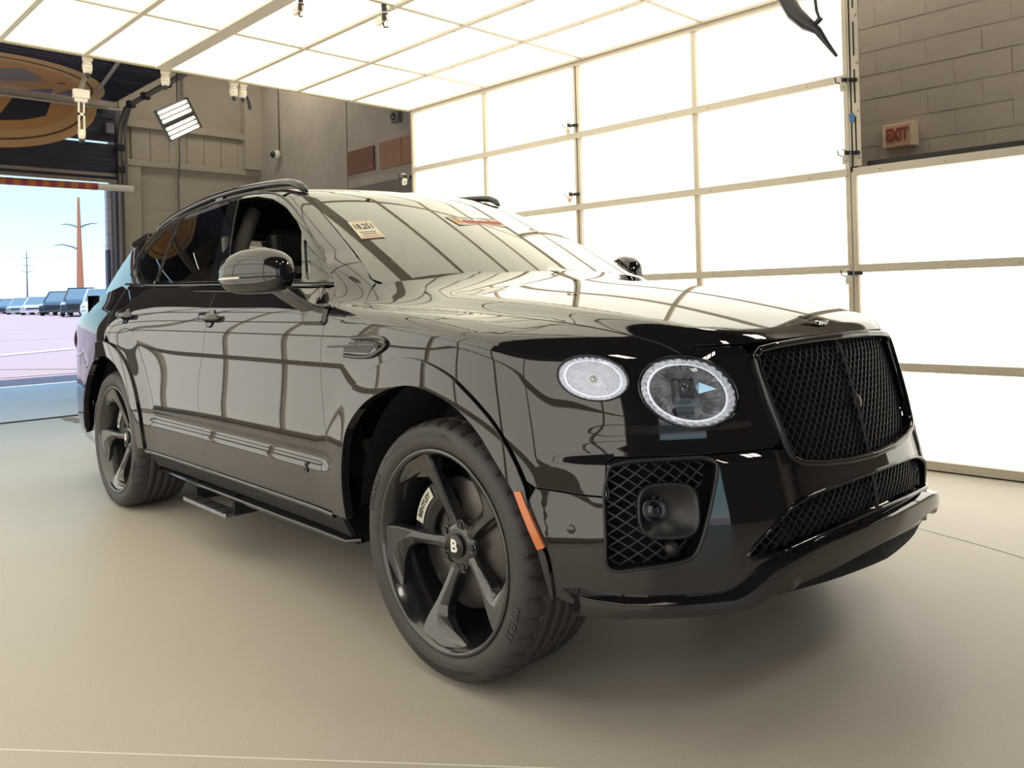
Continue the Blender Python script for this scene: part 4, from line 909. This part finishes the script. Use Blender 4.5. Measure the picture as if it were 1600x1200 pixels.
for a in np.linspace(-.60,.60,21):
    q = pno(abs(a)+.0001, .40, 0); v += [(q[0]-.03,a,.41), (q[0]+.012-.06*abs(a),a,.335-.0*abs(a)), (q[0]-.35,a,.29)]
MB().add(v, [(i*3+k, i*3+k+1, i*3+4+k, i*3+3+k) for i in range(20) for k in range(2)]).build('undertray', matte, CAR)
# ---- lamps
def lamp(spec, s, big):
    c, ra, rb, tl = spec; p = pns(*c); nn = grad(f_body, p[None])[0]; u = np.cross([0,0,1.], nn); u /= np.linalg.norm(u)
    p = p*np.array([1,s,1]); nn = nn*np.array([1,s,1]); u = np.cross([0,0,1.], nn); mx = axes(p, u, (0,0,1), nn) @ Matrix.Rotation(tl*s, 4, 'Z') @ Matrix.Diagonal((ra, rb, 1, 1)).to_4x4()
    def surf_ring(k, h, n=64):      # ring following the wing surface at k of the outline
        o = []
        q = np.array([(mx @ Vector((k*math.cos(t), k*math.sin(t), 0)))[:] for t in np.linspace(0, 2*PI, n, endpoint=False)])
        for _ in range(3): g = grad(f_body, q); q = q-g*(f_body(q)-h)[:, None]
        return [tuple(x) for x in q]
    n = 64
    def rings(L, nm, m, par, smooth=True, zig=0, cap=True):
        v = []; 
        for j, (k, h) in enumerate(L):
            r_ = surf_ring(k, h, n)
            if zig: r_ = [tuple(np.array(x)+nn*((zig if (i+j) % 2 else -zig)*(.5+random.random()))) for i, x in enumerate(r_)]
            v += r_
        f = [(i*n+k, i*n+(k+1) % n, i*n+n+(k+1) % n, i*n+n+k) for i in range(len(L)-1) for k in range(n)]
        if cap: f.append(tuple(range((len(L)-1)*n, len(L)*n)))
        return MB().add(v, f, smooth).build(nm, m, par)
    root = rings([(1.045,.000),(1.03,.006),(1.0,.007),(.975,.002),(.965,-.012)], 'headlamp' if big else 'outer_headlamp', gloss, CAR, cap=False)
    rings([(.965,-.006),(.90,-.014),(.83,-.020)], 'outer_ring', crystal, root, smooth=False, zig=.0045, cap=False)
    rings([(.84,-.014),(.82,-.010),(.79,-.014)], 'light_ring', mat('lamp_ring', (.9,.9,.92), .18, emit=(.86,.92,1), estr=.55), root, cap=False)
    rings([(.80,-.018),(.68,-.036),(.54,-.054),(.40,-.068),(.26,-.078)], 'reflector', crystal if not big else crystal2, root, smooth=False, zig=.0065)
    if big:
        b = axes(p-nn*.030, u, (0,0,1), nn)
        o = MB().add(*rounded_box(-.035,.020,-.030,.045,-.02,.018,.012)).build('projector', mat('projector', (.20,.18,.19), .12, metal=.6), root); o.matrix_local = b
        o2 = MB().lathe([(0,.030),(.010,.029),(.020,.024),(.024,.016)], 20, b @ Matrix.Translation((-.008,.012,0))).build('projector_lens', mat('lens_clear', (.10,.10,.12), .03, spec=1), root)
        o3 = MB().add(*rounded_box(-.038,.012,-.062,-.036,-.02,.016,.006)).build('lower_module', mat('module_dark', (.05,.05,.06), .15), root); o3.matrix_local = b
        o4 = MB().add([(.030,-.004,.010),(.082,.006,.012),(.034,.026,.012),(.022,.016,.010)], [(0,1,2,3)]).build('reflector_blade', mat('lamp_silver', (.9,.9,.92), .18, metal=1), root, fix=False); o4.matrix_local = b
    else:
        b = axes(p-nn*.040, u, (0,0,1), nn)
        MB().lathe([(0,.012),(.006,.011),(.010,.006),(.012,.0)], 16, b).build('indicator_bulb', mat('bulb', (.75,.74,.72), .1, metal=.8), root)
    # clear cover
    v = []; K = (1.0,.92,.8,.6,.4,.2)
    for k in K: v += surf_ring(k, .003+.010*(1-k*k), n)
    f = [(i*n+k, i*n+(k+1) % n, i*n+n+(k+1) % n, i*n+n+k) for i in range(len(K)-1) for k in range(n)]+[tuple(range(5*n, 6*n))]
    MB().add(v, f, True).build('lamp_cover', lampglass, root)
    return root
def rounded_box(x0, x1, y0, y1, z0, z1, r):
    v = [];
    for z, q in ((z0,0),(z1-r*.6,0),(z1,r*.6)):
        for cx, cy, a0 in ((x1-r,y1-r,0),(x0+r,y1-r,90),(x0+r,y0+r,180),(x1-r,y0+r,270)):
            for k in range(4): t = R(a0+30*k); v.append((cx+(r-q)*math.cos(t), cy+(r-q)*math.sin(t), z))
    f = [(i*16+k, i*16+(k+1) % 16, i*16+16+(k+1) % 16, i*16+16+k) for i in range(2) for k in range(16)]+[tuple(range(32,48))]
    return v, f
crystal = mat('crystal', (.95,.95,.96), .22, metal=.45, emit=(.9,.93,1), estr=.10, noise=(90,.5,(.6,.6,.65)))
crystal2 = mat('crystal2', (.92,.91,.92), .18, metal=.45, emit=(.9,.93,1), estr=.03, noise=(26,1.0,(.08,.075,.08)))
lampglass = thin_glass('lamp_cover_glass', (.96,.96,.97), 1.0)
for s in (1,-1): lamp(LAMP1, s, True); lamp(LAMP2, s, False)
# small washer flap beside the lamp, amber side marker
for s in (1,-1):
    c = psd(.41,.555); mk = [psd(.368,.620), psd(.386,.624), psd(.447,.488), psd(.430,.482)]
panel('side_marker', [psd(.366,.620), psd(.384,.622), psd(.449,.487), psd(.432,.480)], 'rad', mat('amber', (.62,.17,.045), .25, coat=.5), res=.006, off=.0155, depth=.014, gap=0, sides=LR)
# ---- flying emblem on the bonnet nose
em = empty('bonnet_emblem', (0,0,0), parent=CAR)
c = ptp(.735,.0001); nn = grad(f_body, c[None])[0]; mx = axes(c+nn*.002, (0,1,0), np.cross(nn,[0,1.,0]), nn)
for s in (1,-1):
    W = MB()
    for k in range(5):
        y0 = .012-.005*k; L = .088-.013*k
        W.prism([(s*.010,y0-.004),(s*(L*.6),y0+.003+.004*k*.2),(s*L,y0-.001),(s*(L*.7),y0-.0055),(s*.010,y0-.0085)][::s], 0, .004-.0004*k, mx)
    W.build('wing', chrome, em)
MB().lathe([(0,.006),(.010,.005),(.013,.002),(.014,0)], 20, mx).build('roundel', chrome, em)
# ---- wheels: 22-inch five-spoke black rims, outer face towards local -y
def tyre_mesh():
    N = 240; pr = [(.2985,-.950,0),(.306,-.960,0),(.318,-.9665,0),(.333,-.9695,0),(.348,-.9690,0),(.360,-.965,0),(.369,-.958,0),(.3765,-.948,1),(.3815,-.936,1),(.3845,-.922,2),(.3858,-.905,2)]
    ys = [-.897,-.852,-.810,-.768,-.726]
    for y in ys: pr += [(.3862,y-.0045,3),(.379,y-.004,3),(.379,y+.004,3),(.3862,y+.0045,3)]
    pr += [(.3858,-.710,2),(.3845,-.698,2),(.3815,-.686,1),(.3765,-.675,1),(.36,-.662,0),(.33,-.660,0),(.2985,-.675,0)]
    v = []; f = []; sm = []; m = len(pr)
    for k in range(N):
        t = 2*PI*k/N; g = (k % 6) in (0,); h = (k % 6) in (3,)
        for r, y, z in pr:
            d = .008 if (g and z in (1,2)) else (.004 if (h and z == 3 and r > .385) else 0)
            v.append(((r-d)*math.cos(t), y, (r-d)*math.sin(t)))
    mb = MB()
    side = [i for i in range(m-1) if pr[i][2] == 0]
    for k in range(N):
        k2 = (k+1) % N
        for i in range(m-1): f.append((k*m+i, k*m+i+1, k2*m+i+1, k2*m+i)); sm.append(pr[i][2] == 0 or pr[i][2] == 3)
    mb.v = v; mb.f = f; mb.sm = sm; return mb
def polar(r, deg, y): t = R(deg); return (r*math.cos(t), y, r*math.sin(t))
def bend_text(txt, r, deg, size, y, m, parent, nm, depth=.0015, flip=False):
    me = text_mesh(txt, size, depth, .001)
    for q in me.vertices:
        x, h, d = q.co; ang = R(deg)-x/r if not flip else R(deg)+x/r; rr = r+h if not flip else r-h
        q.co = (rr*math.cos(ang), y-d, rr*math.sin(ang))
    me.update(); return link(nm, me, m, parent)
rimm = mat('rim_black', (.014,.013,.015), .22, coat=.6, ior=1.6); barrel = mat('barrel_black', (.006,.006,.007), .4)
txt_m = mat('tyre_letter', (.045,.040,.043), .5)
def make_wheel():
    rim = MB().lathe([(.302,.952),(.3035,.958),(.302,.963),(.297,.9645),(.291,.962),(.287,.953),(.280,.940),(.272,.915),(.262,.86),(.258,.75),(.27,.68),(.298,.672)], 96, Matrix.Rotation(R(90), 4, 'X')).build('wheel', rimm, CAR)
    tyre_mesh().build('tyre', rubber, rim, fix=True)
    MB().lathe([(0,.70),(.25,.70)], 48, Matrix.Rotation(R(90), 4, 'X')).build('inner_dark', liner, rim)
    # spokes
    S = [(.040,-34,0,34,.884,.05),(.075,-19,0,19,.890,.05),(.105,-13.5,-1,10.5,.898,.045),(.15,-11,-2,6.5,.910,.04),(.19,-10.5,-2.5,5,.920,.036),(.218,-10.5,-1,8,.929,.032),(.245,-10.5,3,18,.938,.028),(.268,-10,8,29,.945,.022),(.288,-9,12,36,.952,.015)]
    v = []; f = []
    for r, a, b, c, h, d in S:
        e = math.degrees(.007/r)
        v += [polar(r,a,-(h-d)), polar(r,a+e*.3,-(h-.010)), polar(r,a+e,-(h-.002)), polar(r,b,-h), polar(r,c-e,-(h-.002-.012*min(1,r/.25))), polar(r,c-e*.3,-(h-.016)), polar(r,c,-(h-d-.01))]
    f = [(i*7+k, i*7+k+1, i*7+8+k, i*7+7+k) for i in range(len(S)-1) for k in range(6)]+[(i*7+6, i*7, i*7+7, i*7+13) for i in range(len(S)-1)]
    me = MB().add(v, f).mesh('spoke'); b = bmesh.new(); b.from_mesh(me); bmesh.ops.recalc_face_normals(b, faces=b.faces); b.to_mesh(me); b.free()
    for k in range(5):
        o = link('spoke', me, rimm, rim); o.rotation_euler = (0, -R(112+72*k), 0)
        if k == 0: 
            pass
    for o in [c for c in rim.children if c.name.startswith('spoke')]:
        md = o.modifiers.new('bevel', 'BEVEL'); md.width = .0025; md.segments = 2; md.limit_method = 'ANGLE'; md.angle_limit = R(24)
    MB().lathe([(.0,.888),(.050,.890),(.072,.884),(.078,.86),(.078,.80)], 40, Matrix.Rotation(R(90), 4, 'X')).build('hub', rimm, rim)
    MB().lathe([(0,.903),(.030,.902),(.036,.899),(.0375,.895),(.0375,.885)], 32, Matrix.Rotation(R(90), 4, 'X')).build('centre_cap', mat('cap_black', (.01,.01,.012), .12), rim)
    MB().lathe([(.033,.9008),(.036,.9012),(.0372,.899)], 32, Matrix.Rotation(R(90), 4, 'X')).build('cap_ring', satin, rim)
    me = text_mesh('B', .052, .0012, .0015); o = link('cap_letter', me, mat('cap_white', (.78,.77,.72), .3), rim); o.rotation_euler = (R(90),0,0); o.location = (0,-.9035,0); o.scale = (1.05,1,1)
    for k in range(5):
        a = R(112+36+72*k); p = (.066*math.cos(a), -.886, .066*math.sin(a))
        MB().tube([(p[0],-.870,p[2]),(p[0],-.8925,p[2])], .0105, 12).build('lug_nut', satin, rim)
        MB().lathe([(.0135,.0),(.0165,.006),(.0175,.0)], 16, axes((p[0],-.885,p[2]), (1,0,0), (0,0,1))).build('lug_seat', rimm, rim)
    return rim
def make_brake(s, cx, cyl):
    d = MB().lathe([(.075,.845),(.10,.852),(.195,.852),(.2,.848),(.2,.826),(.075,.826)], 64, Matrix.Rotation(R(90), 4, 'X')).build('brake_disc', mat('disc_steel', (.10,.09,.085), .35, metal=.8), CAR)
    arc = [(r, t) for r, t in ((.105,None),)]
    v = []; f = []; nA = 12
    for i in range(nA):
        t = 148+(-33+66*i/(nA-1)); v += [polar(.118,t,-.820), polar(.122,t,-.874), polar(.150,t,-.886), polar(.205,t,-.884), polar(.215,t,-.872), polar(.218,t,-.82)]
    f = [(i*6+k, i*6+k+1, i*6+7+k, i*6+6+k) for i in range(nA-1) for k in range(5)]+[tuple(range(6)), tuple(range(nA*6-6, nA*6))]
    c = MB().add(v, f).build('brake_caliper', mat('caliper', (.012,.012,.014), .2), d, .004)
    v = []; 
    for i in range(nA):
        t = 148+(-20+40*i/(nA-1)); v += [polar(.162,t,-.8885), polar(.198,t,-.8885)]
    MB().add(v, [(2*i,2*i+1,2*i+3,2*i+2) for i in range(nA-1)]).build('caliper_plate', mat('caliper_white', (.62,.60,.52), .4), d)
    bend_text('BENTLEY', .180, 148, .024, -.8888, mat('caliper_letter', (.03,.03,.03), .4), d, 'caliper_lettering', .0006)
    MB().box((.03,-.845,-.19), (.12,-.79,-.09)).build('dust_shield', mat('shield', (.16,.14,.14), .4, metal=.6), d, .01)
    return d
w0 = make_wheel(); w0.location = (0,0,.386)
bend_text('PIRELLI', .3445, -22, .034, -.9705, txt_m, w0, 'sidewall_lettering', .0012)
bend_text('SCORPION', .3445, 158, .026, -.9705, txt_m, w0, 'sidewall_lettering', .0012)
# dark chequered flashes on the sidewall
def flash(d0, d1, parent):
    v = []; n = 14
    for i in range(n):
        t = d0+(d1-d0)*i/(n-1); k = min(1, 3*i/(n-1)); v += [polar(.3475-.009*k,t,-.9702), polar(.3475+.009*k,t,-.9699)]
    MB().add(v, [(2*i,2*i+1,2*i+3,2*i+2) for i in range(n-1)]).build('sidewall_flash', mat('flash_black', (.008,.007,.009), .45), parent, fix=True)
    sg = 1 if d1 > d0 else -1
    mb = MB()
    for c in range(9):
        for r_ in range(4):
            if (c+r_) % 2 == 0 and r_ < 4-c*.35:
                t = d1+sg*(c*.85+.3); r0 = .339+.0048*r_; mb.add([polar(r0,t,-.9703), polar(r0+.0045,t,-.9703), polar(r0+.0045,t+sg*.75,-.9703), polar(r0,t+sg*.75,-.9703)], [(0,1,2,3)])
    tag(mb.build('sidewall_chequer', mat('flash_black'), parent), kind='stuff')
flash(140, 84, w0); flash(-60, -104, w0)
b0 = make_brake(1, 0, 1); b0.location = (0,0,.386)
for x, s in ((-2.995,1),(0,-1),(-2.995,-1)):
    for src in (w0, b0):
        c = copy_tree(src, CAR); c.location = (x,0,.386)
        if s == -1: c.rotation_euler = (0,0,PI)
w0.rotation_euler = (0,0,R(1.0))
# ---- door mirrors
for s in (1,-1):
    A = np.array([-.785,-.985,1.248]); B = np.array([-1.060,-1.135,1.243]); ax = (B-A)/np.linalg.norm(B-A); L = np.linalg.norm(B-A)
    fwd = np.array([-ax[1],ax[0],0])*-1; fwd = fwd if fwd[0] > 0 else -fwd; upz = np.array([0,0,1.])
    v = []; NU, NV = 18, 28
    for i in range(NU):
        u = i/(NU-1); c = A+ax*L*u
        k = (1-abs(2*u-1)**3.2)**.42; k = max(k, .02)
        top = (.082+.016*math.sin(PI*min(1,u*1.1)))*k; bot = .074*k; fr = .085*k**1.1; bk_ = .045*k
        for j in range(NV):
            t = 2*PI*j/NV; cz, cf = math.sin(t), math.cos(t)
            hz = top if cz > 0 else bot; hf = fr if cf > 0 else bk_
            e = .75
            v.append(c+upz*hz*abs(cz)**e*np.sign(cz)+fwd*hf*abs(cf)**e*np.sign(cf))
    v = [q*np.array([1,s,1]) for q in v]
    f = [(i*NV+k, i*NV+(k+1) % NV, i*NV+NV+(k+1) % NV, i*NV+NV+k) for i in range(NU-1) for k in range(NV)]+[tuple(range(NV)), tuple(range(NV*(NU-1), NV*NU))]
    mi = MB().add(v, f, True).build('door_mirror', paint, CAR)
    ml = []; g0 = []
    for u in np.linspace(.10,.97,14):
        k = (1-abs(2*u-1)**3.2)**.42; g0.append(tuple((A+ax*L*u+fwd*(.0845*k**1.1)-upz*.014*1)*np.array([1,s,1])))
    half = len(g0)//2
    MB().tube(g0[half:], .0042, 6).build('indicator_strip', mat('indicator', (.70,.66,.58), .15), mi); MB().tube(g0[:half+1], .0035, 6).build('mirror_joint', matte, mi)
    gl_ = [(A+ax*L*(.5+.42*math.cos(t))-fwd*.0455+upz*.062*math.sin(t))*np.array([1,s,1]) for t in np.linspace(0,2*PI,24,endpoint=False)]
    MB().add(gl_, [tuple(range(24))]).build('mirror_glass', chrome, mi)
    arm = [np.array(q)*np.array([1,s,1]) for q in ((-.845,-1.02,1.185),(-.80,-.992,1.150),(-.745,-.962,1.115),(-.715,-.935,1.090))]
    v = []; 
    for i, q in enumerate(arm):
        w, h = ((.075,.022),(.062,.026),(.055,.032),(.068,.036))[i]
        for j in range(12):
            t = 2*PI*j/12; v.append(q+np.array([1,0,0])*w*math.cos(t)+np.array([0,.35*s*-1,.9])*h*math.sin(t))
    MB().add(v, [(i*12+k, i*12+(k+1) % 12, i*12+12+(k+1) % 12, i*12+12+k) for i in range(3) for k in range(12)]+[tuple(range(12)), tuple(range(36,48))], True).build('mirror_arm', gloss, mi)
    q = psd(-.70,1.085)*np.array([1,s,1]); MB().add(*rounded_box(-.085,.085,-.035,.045,-.01,.016,.02)).build('mirror_base', gloss, mi).matrix_local = axes(q, (-s*-1 if 0 else 1,0,0), (0,0,1), (0,-s,.25))
# ---- handles
def handle(x, z, door, s):
    q = psd(x, z); nn = grad(f_body, q[None])[0]; q = q*np.array([1,s,1]); nn = nn*np.array([1,s,1]); mx = axes(q, (1,0,0), np.cross(nn,(1,0,0)), nn)
    cup = [(r, h) for r, h in ((.046,.0025),(.042,.0012),(.030,-.0 if 0 else .0012),(0,.0012))]
    MB().lathe(cup, 28, mx @ Matrix.Diagonal((1.0,.92,1,1)).to_4x4()).build('handle_cup', gloss, door)
    v = []; n = 17
    for i in range(n):
        u = -1+2*i/(n-1); k = (1-abs(u)**6)**.5*.75+.25; w = .017*k; bow = .030*(1-abs(u)**2.6)+.006
        for j in range(10):
            t = 2*PI*j/10; v.append(tuple(mx @ Vector((u*.108, .002+w*math.sin(t), bow+.010*k*math.cos(t)))))
    MB().add(v, [(i*10+k, i*10+(k+1) % 10, i*10+10+(k+1) % 10, i*10+10+k) for i in range(n-1) for k in range(10)]+[tuple(range(10)), tuple(range(n*10-10, n*10))], True).build('door_handle', paint, door)
for k, s in enumerate(LR):
    handle(-1.635,1.074,fd[k],s); handle(-2.70,1.084,rd[k],s)
# ---- wing vent
for k, s in enumerate(LR):
    lp = [psd(x, z) for x, z in ((-.56,.998),(-.42,1.012),(-.27,1.016),(-.225,1.008),(-.212,.993),(-.25,.972),(-.305,.955),(-.38,.950),(-.47,.952),(-.56,.965))]
    Q = np.array(curve(lp[1:-1], 5)); N = grad(f_body, Q); Q = (Q+N*.004)*np.array([1,s,1])
    vt = MB().tube([tuple(q) for q in Q], .0075, 8).build('wing_vent', gloss, fender[k])
dk = mat('vent_mesh', (.05,.047,.045), .5, noise=(400,.9,(.01,.01,.01)))
panel('vent_opening', [psd(x, z) for x, z in ((-.44,1.001),(-.275,1.004),(-.245,.992),(-.46,.986))], 'rad', dk, parent=CAR, res=.012, off=.002, depth=0, sides=LR)
panel('vent_opening', [psd(x, z) for x, z in ((-.475,.980),(-.285,.984),(-.32,.962),(-.485,.960))], 'rad', dk, parent=CAR, res=.012, off=.002, depth=0, sides=LR)
for s in LR:
    Q = [(psd(x, z)+np.array([0,-.006,0]))*np.array([1,s,1]) for x, z in ((-.58,.978),(-.45,.983),(-.25,.989))]
    MB().tube([tuple(q) for q in Q], .004, 6).build('vent_bar', gloss, CAR)
# ---- S badge low on the door
q = psd(-.757,.530); me = text_mesh('S', .055, .0015, .0012); o = link('badge', me, satin, fd[0]); nn = grad(f_body, q[None])[0]; o.matrix_local = axes(q+nn*.002, (1,0,0), (0,0,1), nn) @ Matrix.Shear('XZ', 4, (0,0)) 
o2 = link('badge', text_mesh('S', .055, .0015, .0012), satin, fd[1]); o2.matrix_local = axes((q+nn*.002)*np.array([1,-1,1]), (-1,0,0), (0,0,1), nn*np.array([1,-1,1]))
# ---- running board, side step under the sill
for s in LR:
    MB().tube([(-2.44,-s*.90,.300),(-2.40,-s*.925,.290),(-.56,-s*.925,.288),(-.50,-s*.90,.30)], .011, 8).build('running_board_edge', gloss, CAR)
    MB().add([(-2.44,-s*.80,.295),(-.50,-s*.80,.295),(-.50,-s*.92,.29),(-2.44,-s*.92,.29)], [(0,1,2,3)]).build('running_board', matte, CAR)
    stp = MB().box((-1.98,-s*.93-.035,.205), (-1.50,-s*.93+.035,.226)).build('side_step', mat('step_steel', (.30,.32,.36), .25, metal=.9), CAR, .005)
    for k in range(4): MB().box((-1.96+.115*k,-s*.93-.036,.222), (-1.86+.115*k,-s*.93+.02,.231)).build('step_pad', matte, stp, .003)
    for x in (-1.95,-1.53): MB().box((x,-s*.80-.12*(s > 0),.21), (x+.03,-s*.80+.12*(s < 0),.30)).build('step_bracket', liner, stp)
STK1 = [(-1.015, -0.621, 1.465), (-0.986, -0.527, 1.472), (-0.822, -0.555, 1.391), (-0.844, -0.651, 1.38)]
STK2 = [(-0.957, -0.128, 1.507), (-0.963, 0.153, 1.509), (-0.859, 0.16, 1.461), (-0.857, -0.157, 1.46)]
# ---- cabin interior
lea = mat('dark_leather', (.018,.016,.017), .45, bump=(160,.15)); dash_m = mat('dash', (.055,.048,.045), .5, bump=(200,.1)); lining = mat('headlining', (.10,.09,.085), .9)
v = []; ys = np.linspace(-.80,.80,17)
for y in ys:
    b = .05*math.cos(y/.8*PI/2)
    v += [(-.42-.12*(y/.8)**2,y,1.10),(-.55,y,1.135+b*.3),(-.75,y,1.145+b*.5),(-.92,y,1.12+b*.4),(-.96,y,1.06),(-.93,y,.85),(-.85,y,.6)]
MB().add(v, [(i*7+k, i*7+k+1, i*7+8+k, i*7+7+k) for i in range(16) for k in range(6)], True).build('dashboard', dash_m, CAR)
MB().add([(-.2,-.86,1.07),(-.2,.86,1.07),(-.62,.86,1.13),(-.62,-.86,1.13)], [(0,1,2,3)]).build('scuttle', matte, CAR)
def seat(x, y, w, back, parent=CAR):
    st_ = MB().add(*rounded_box(-.26,.26,-w/2,w/2,0,.15,.07)).build('seat', lea, parent); st_.location = (x,y,.58)
    bk2 = MB().add(*rounded_box(-.08,.08,-w/2,w/2,0,.62,.06)).build('backrest', lea, st_); bk2.location = (-.24,0,.10); bk2.rotation_euler = (0,-R(16),0)
    for k in (back if isinstance(back, tuple) else (0,)):
        h = MB().add(*rounded_box(-.055,.055,-.13,.13,0,.17,.05)).build('headrest', lea, st_); h.location = (-.43,k,.76); h.rotation_euler = (0,-R(8),0)
    return st_
seat(-1.52,-.38,.52,0); seat(-1.52,.38,.52,0); seat(-2.45,0,1.25,(-.4,.4))
MB().add([(-.55,-.84,.5),(-3.4,-.84,.5),(-3.4,-.86,1.19),(-.62,-.88,1.17)], [(0,1,2,3)]).build('door_lining', lea, CAR); MB().add([(-.55,.84,.5),(-3.4,.84,.5),(-3.4,.86,1.19),(-.62,.88,1.17)], [(0,1,2,3)]).build('door_lining', lea, CAR)
MB().add([(-3.45,-.8,.5),(-3.45,.8,.5),(-3.45,.75,1.2),(-3.45,-.75,1.2)], [(0,1,2,3)]).build('load_cover', lea, CAR)
MB().box((-3.4,-.8,.33), (-.6,.8,.5)).build('cabin_floor', liner, CAR)
panel('headlining', both([pcb(-1.40,.0001,1.66), pcb(-1.42,.3,1.66), pcb(-1.48,.56,1.65), pcb(-2.2,.58,1.67), pcb(-2.9,.58,1.63), pcb(-3.3,.5,1.6), pcb(-3.4,.0001,1.6)]), 'cab', lining, f=f_cab, res=.06, off=-.035, depth=0)
def bpillar(x0, x1, s): MB().tube([(x0,-s*.79,1.18),((x0+x1)/2,-s*.69,1.42),(x1,-s*.56,1.60)], .04, 8).build('inner_pillar', lining, CAR)
for s in LR: bpillar(-1.74,-2.02,s); bpillar(-2.68,-2.82,s)
sw_ = MB().lathe([(.178+.016*math.cos(t), .016*math.sin(t)) for t in np.linspace(0,2*PI,12,endpoint=False)], 36, axes((-1.02,.38,1.03), (0,1,0), (.45,0,1)), closed=True).build('steering_wheel', lea, CAR)
MB().lathe([(0,.03),(.06,.025),(.075,0)], 20, axes((-1.02,.38,1.03), (0,1,0), (.45,0,1))).build('steering_hub', lea, sw_)
for a in (0,PI,-PI/2): 
    mm = axes((-1.02,.38,1.03), (0,1,0), (.45,0,1)); MB().tube([mm @ Vector((.05*math.cos(a),.05*math.sin(a),.01)), mm @ Vector((.17*math.cos(a),.17*math.sin(a),.0))], .016, 6).build('steering_spoke', lea, sw_)
MB().add(*rounded_box(-.13,.13,-.035,.035,-.02,.012,.02)).build('rear_view_mirror', matte, CAR).matrix_local = axes((-1.27,.0,1.555), (0,1,0), (.3,0,1))
MB().tube([(-1.26,0,1.57),(-1.27,0,1.605)], .010, 6).build('mirror_stalk', matte, CAR)
cv = np.array([(-1.05,-.86,1.05)]);
MB().tube([(-1.80,-.80,1.45),(-1.70,-.83,1.15),(-1.62,-.70,.80)], .022, 6).build('seat_belt', mat('belt', (.03,.03,.03), .6), CAR)
# ---- stickers inside the screen: odometer slip and auction strip
paper = mat('sticker_paper', (.66,.60,.48), .7); ink = mat('ink', (.03,.03,.03), .7); red = mat('ink_red', (.55,.10,.07), .7); org = mat('ink_orange', (.62,.30,.08), .7)
def sticker(C, nm, label, draw):
    """C: four corner points on the glass (car space), top-left first, clockwise"""
    C = [pcb(c[0], abs(c[1]), c[2])*np.array([1, np.sign(-c[1]) if abs(c[1]) > 0 else 1, 1]) for c in C]
    nn = grad(f_cab, np.array(C)).mean(0); nn /= np.linalg.norm(nn); o = (C[0]+C[1]+C[2]+C[3])/4; u = (C[1]+C[2]-C[0]-C[3]); w = np.linalg.norm(u)/2; u /= np.linalg.norm(u); h = np.linalg.norm(C[0]+C[1]-C[2]-C[3])/2
    mx = axes(o+nn*.0035, u, np.cross(nn, u), nn); st_ = MB().add([(-w/2,-h/2,0),(w/2,-h/2,0),(w/2,h/2,0),(-w/2,h/2,0),(-w/2,-h/2,-.0006),(w/2,-h/2,-.0006),(w/2,h/2,-.0006),(-w/2,h/2,-.0006)], [(0,1,2,3),(7,6,5,4),(0,4,5,1),(1,5,6,2),(2,6,7,3),(3,7,4,0)]).build(nm, paper, CAR); st_.matrix_local = mx; st_['label'] = label
    draw(st_, w, h); return st_
def rule(par, x0, x1, y0, y1, m): MB().add([(x0,y0,.0006),(x1,y0,.0006),(x1,y1,.0006),(x0,y1,.0006)], [(0,1,2,3)]).build('print', m, par)
def draw1(p, w, h):
    me = text_mesh('18,251', h*.40, .0003, .0012); o = link('print', me, ink, p); o.location = (0,h*.17,.0008); o.scale = (w*.78/max(1e-6, o.dimensions.x if o.dimensions.x else w), 1, 1)
    for k, (a, b) in enumerate(((-.36,.34),(-.30,.30),(-.40,.42))): rule(p, w*a, w*b, h*(-.16-.11*k), h*(-.13-.11*k), (ink, ink, red)[k])
    rule(p, -w*.36, w*.36, h*.42, h*.445, org); rule(p, -w*.44, w*.44, -h*.47, -h*.44, org)
def draw2(p, w, h):
    x = -w*.30
    while x < w*.46:
        l = random.uniform(.02,.055)*w; rule(p, x, x+l*.8, -h*.22, h*random.uniform(.05,.25), red); x += l
    rule(p, -w*.45, -w*.34, -h*.3, h*.3, org); rule(p, -w*.30, w*.40, -h*.36, -h*.31, red); rule(p, -w*.47, w*.47, h*.38, h*.44, mat('ink_blue', (.15,.2,.4), .7))
sticker([STK1[i] for i in range(4)], 'odometer_sticker', 'cream slip printed 18,251 on the windscreen', draw1)
sticker([STK2[i] for i in range(4)], 'auction_sticker', 'white strip with red lettering at the top of the windscreen', draw2)
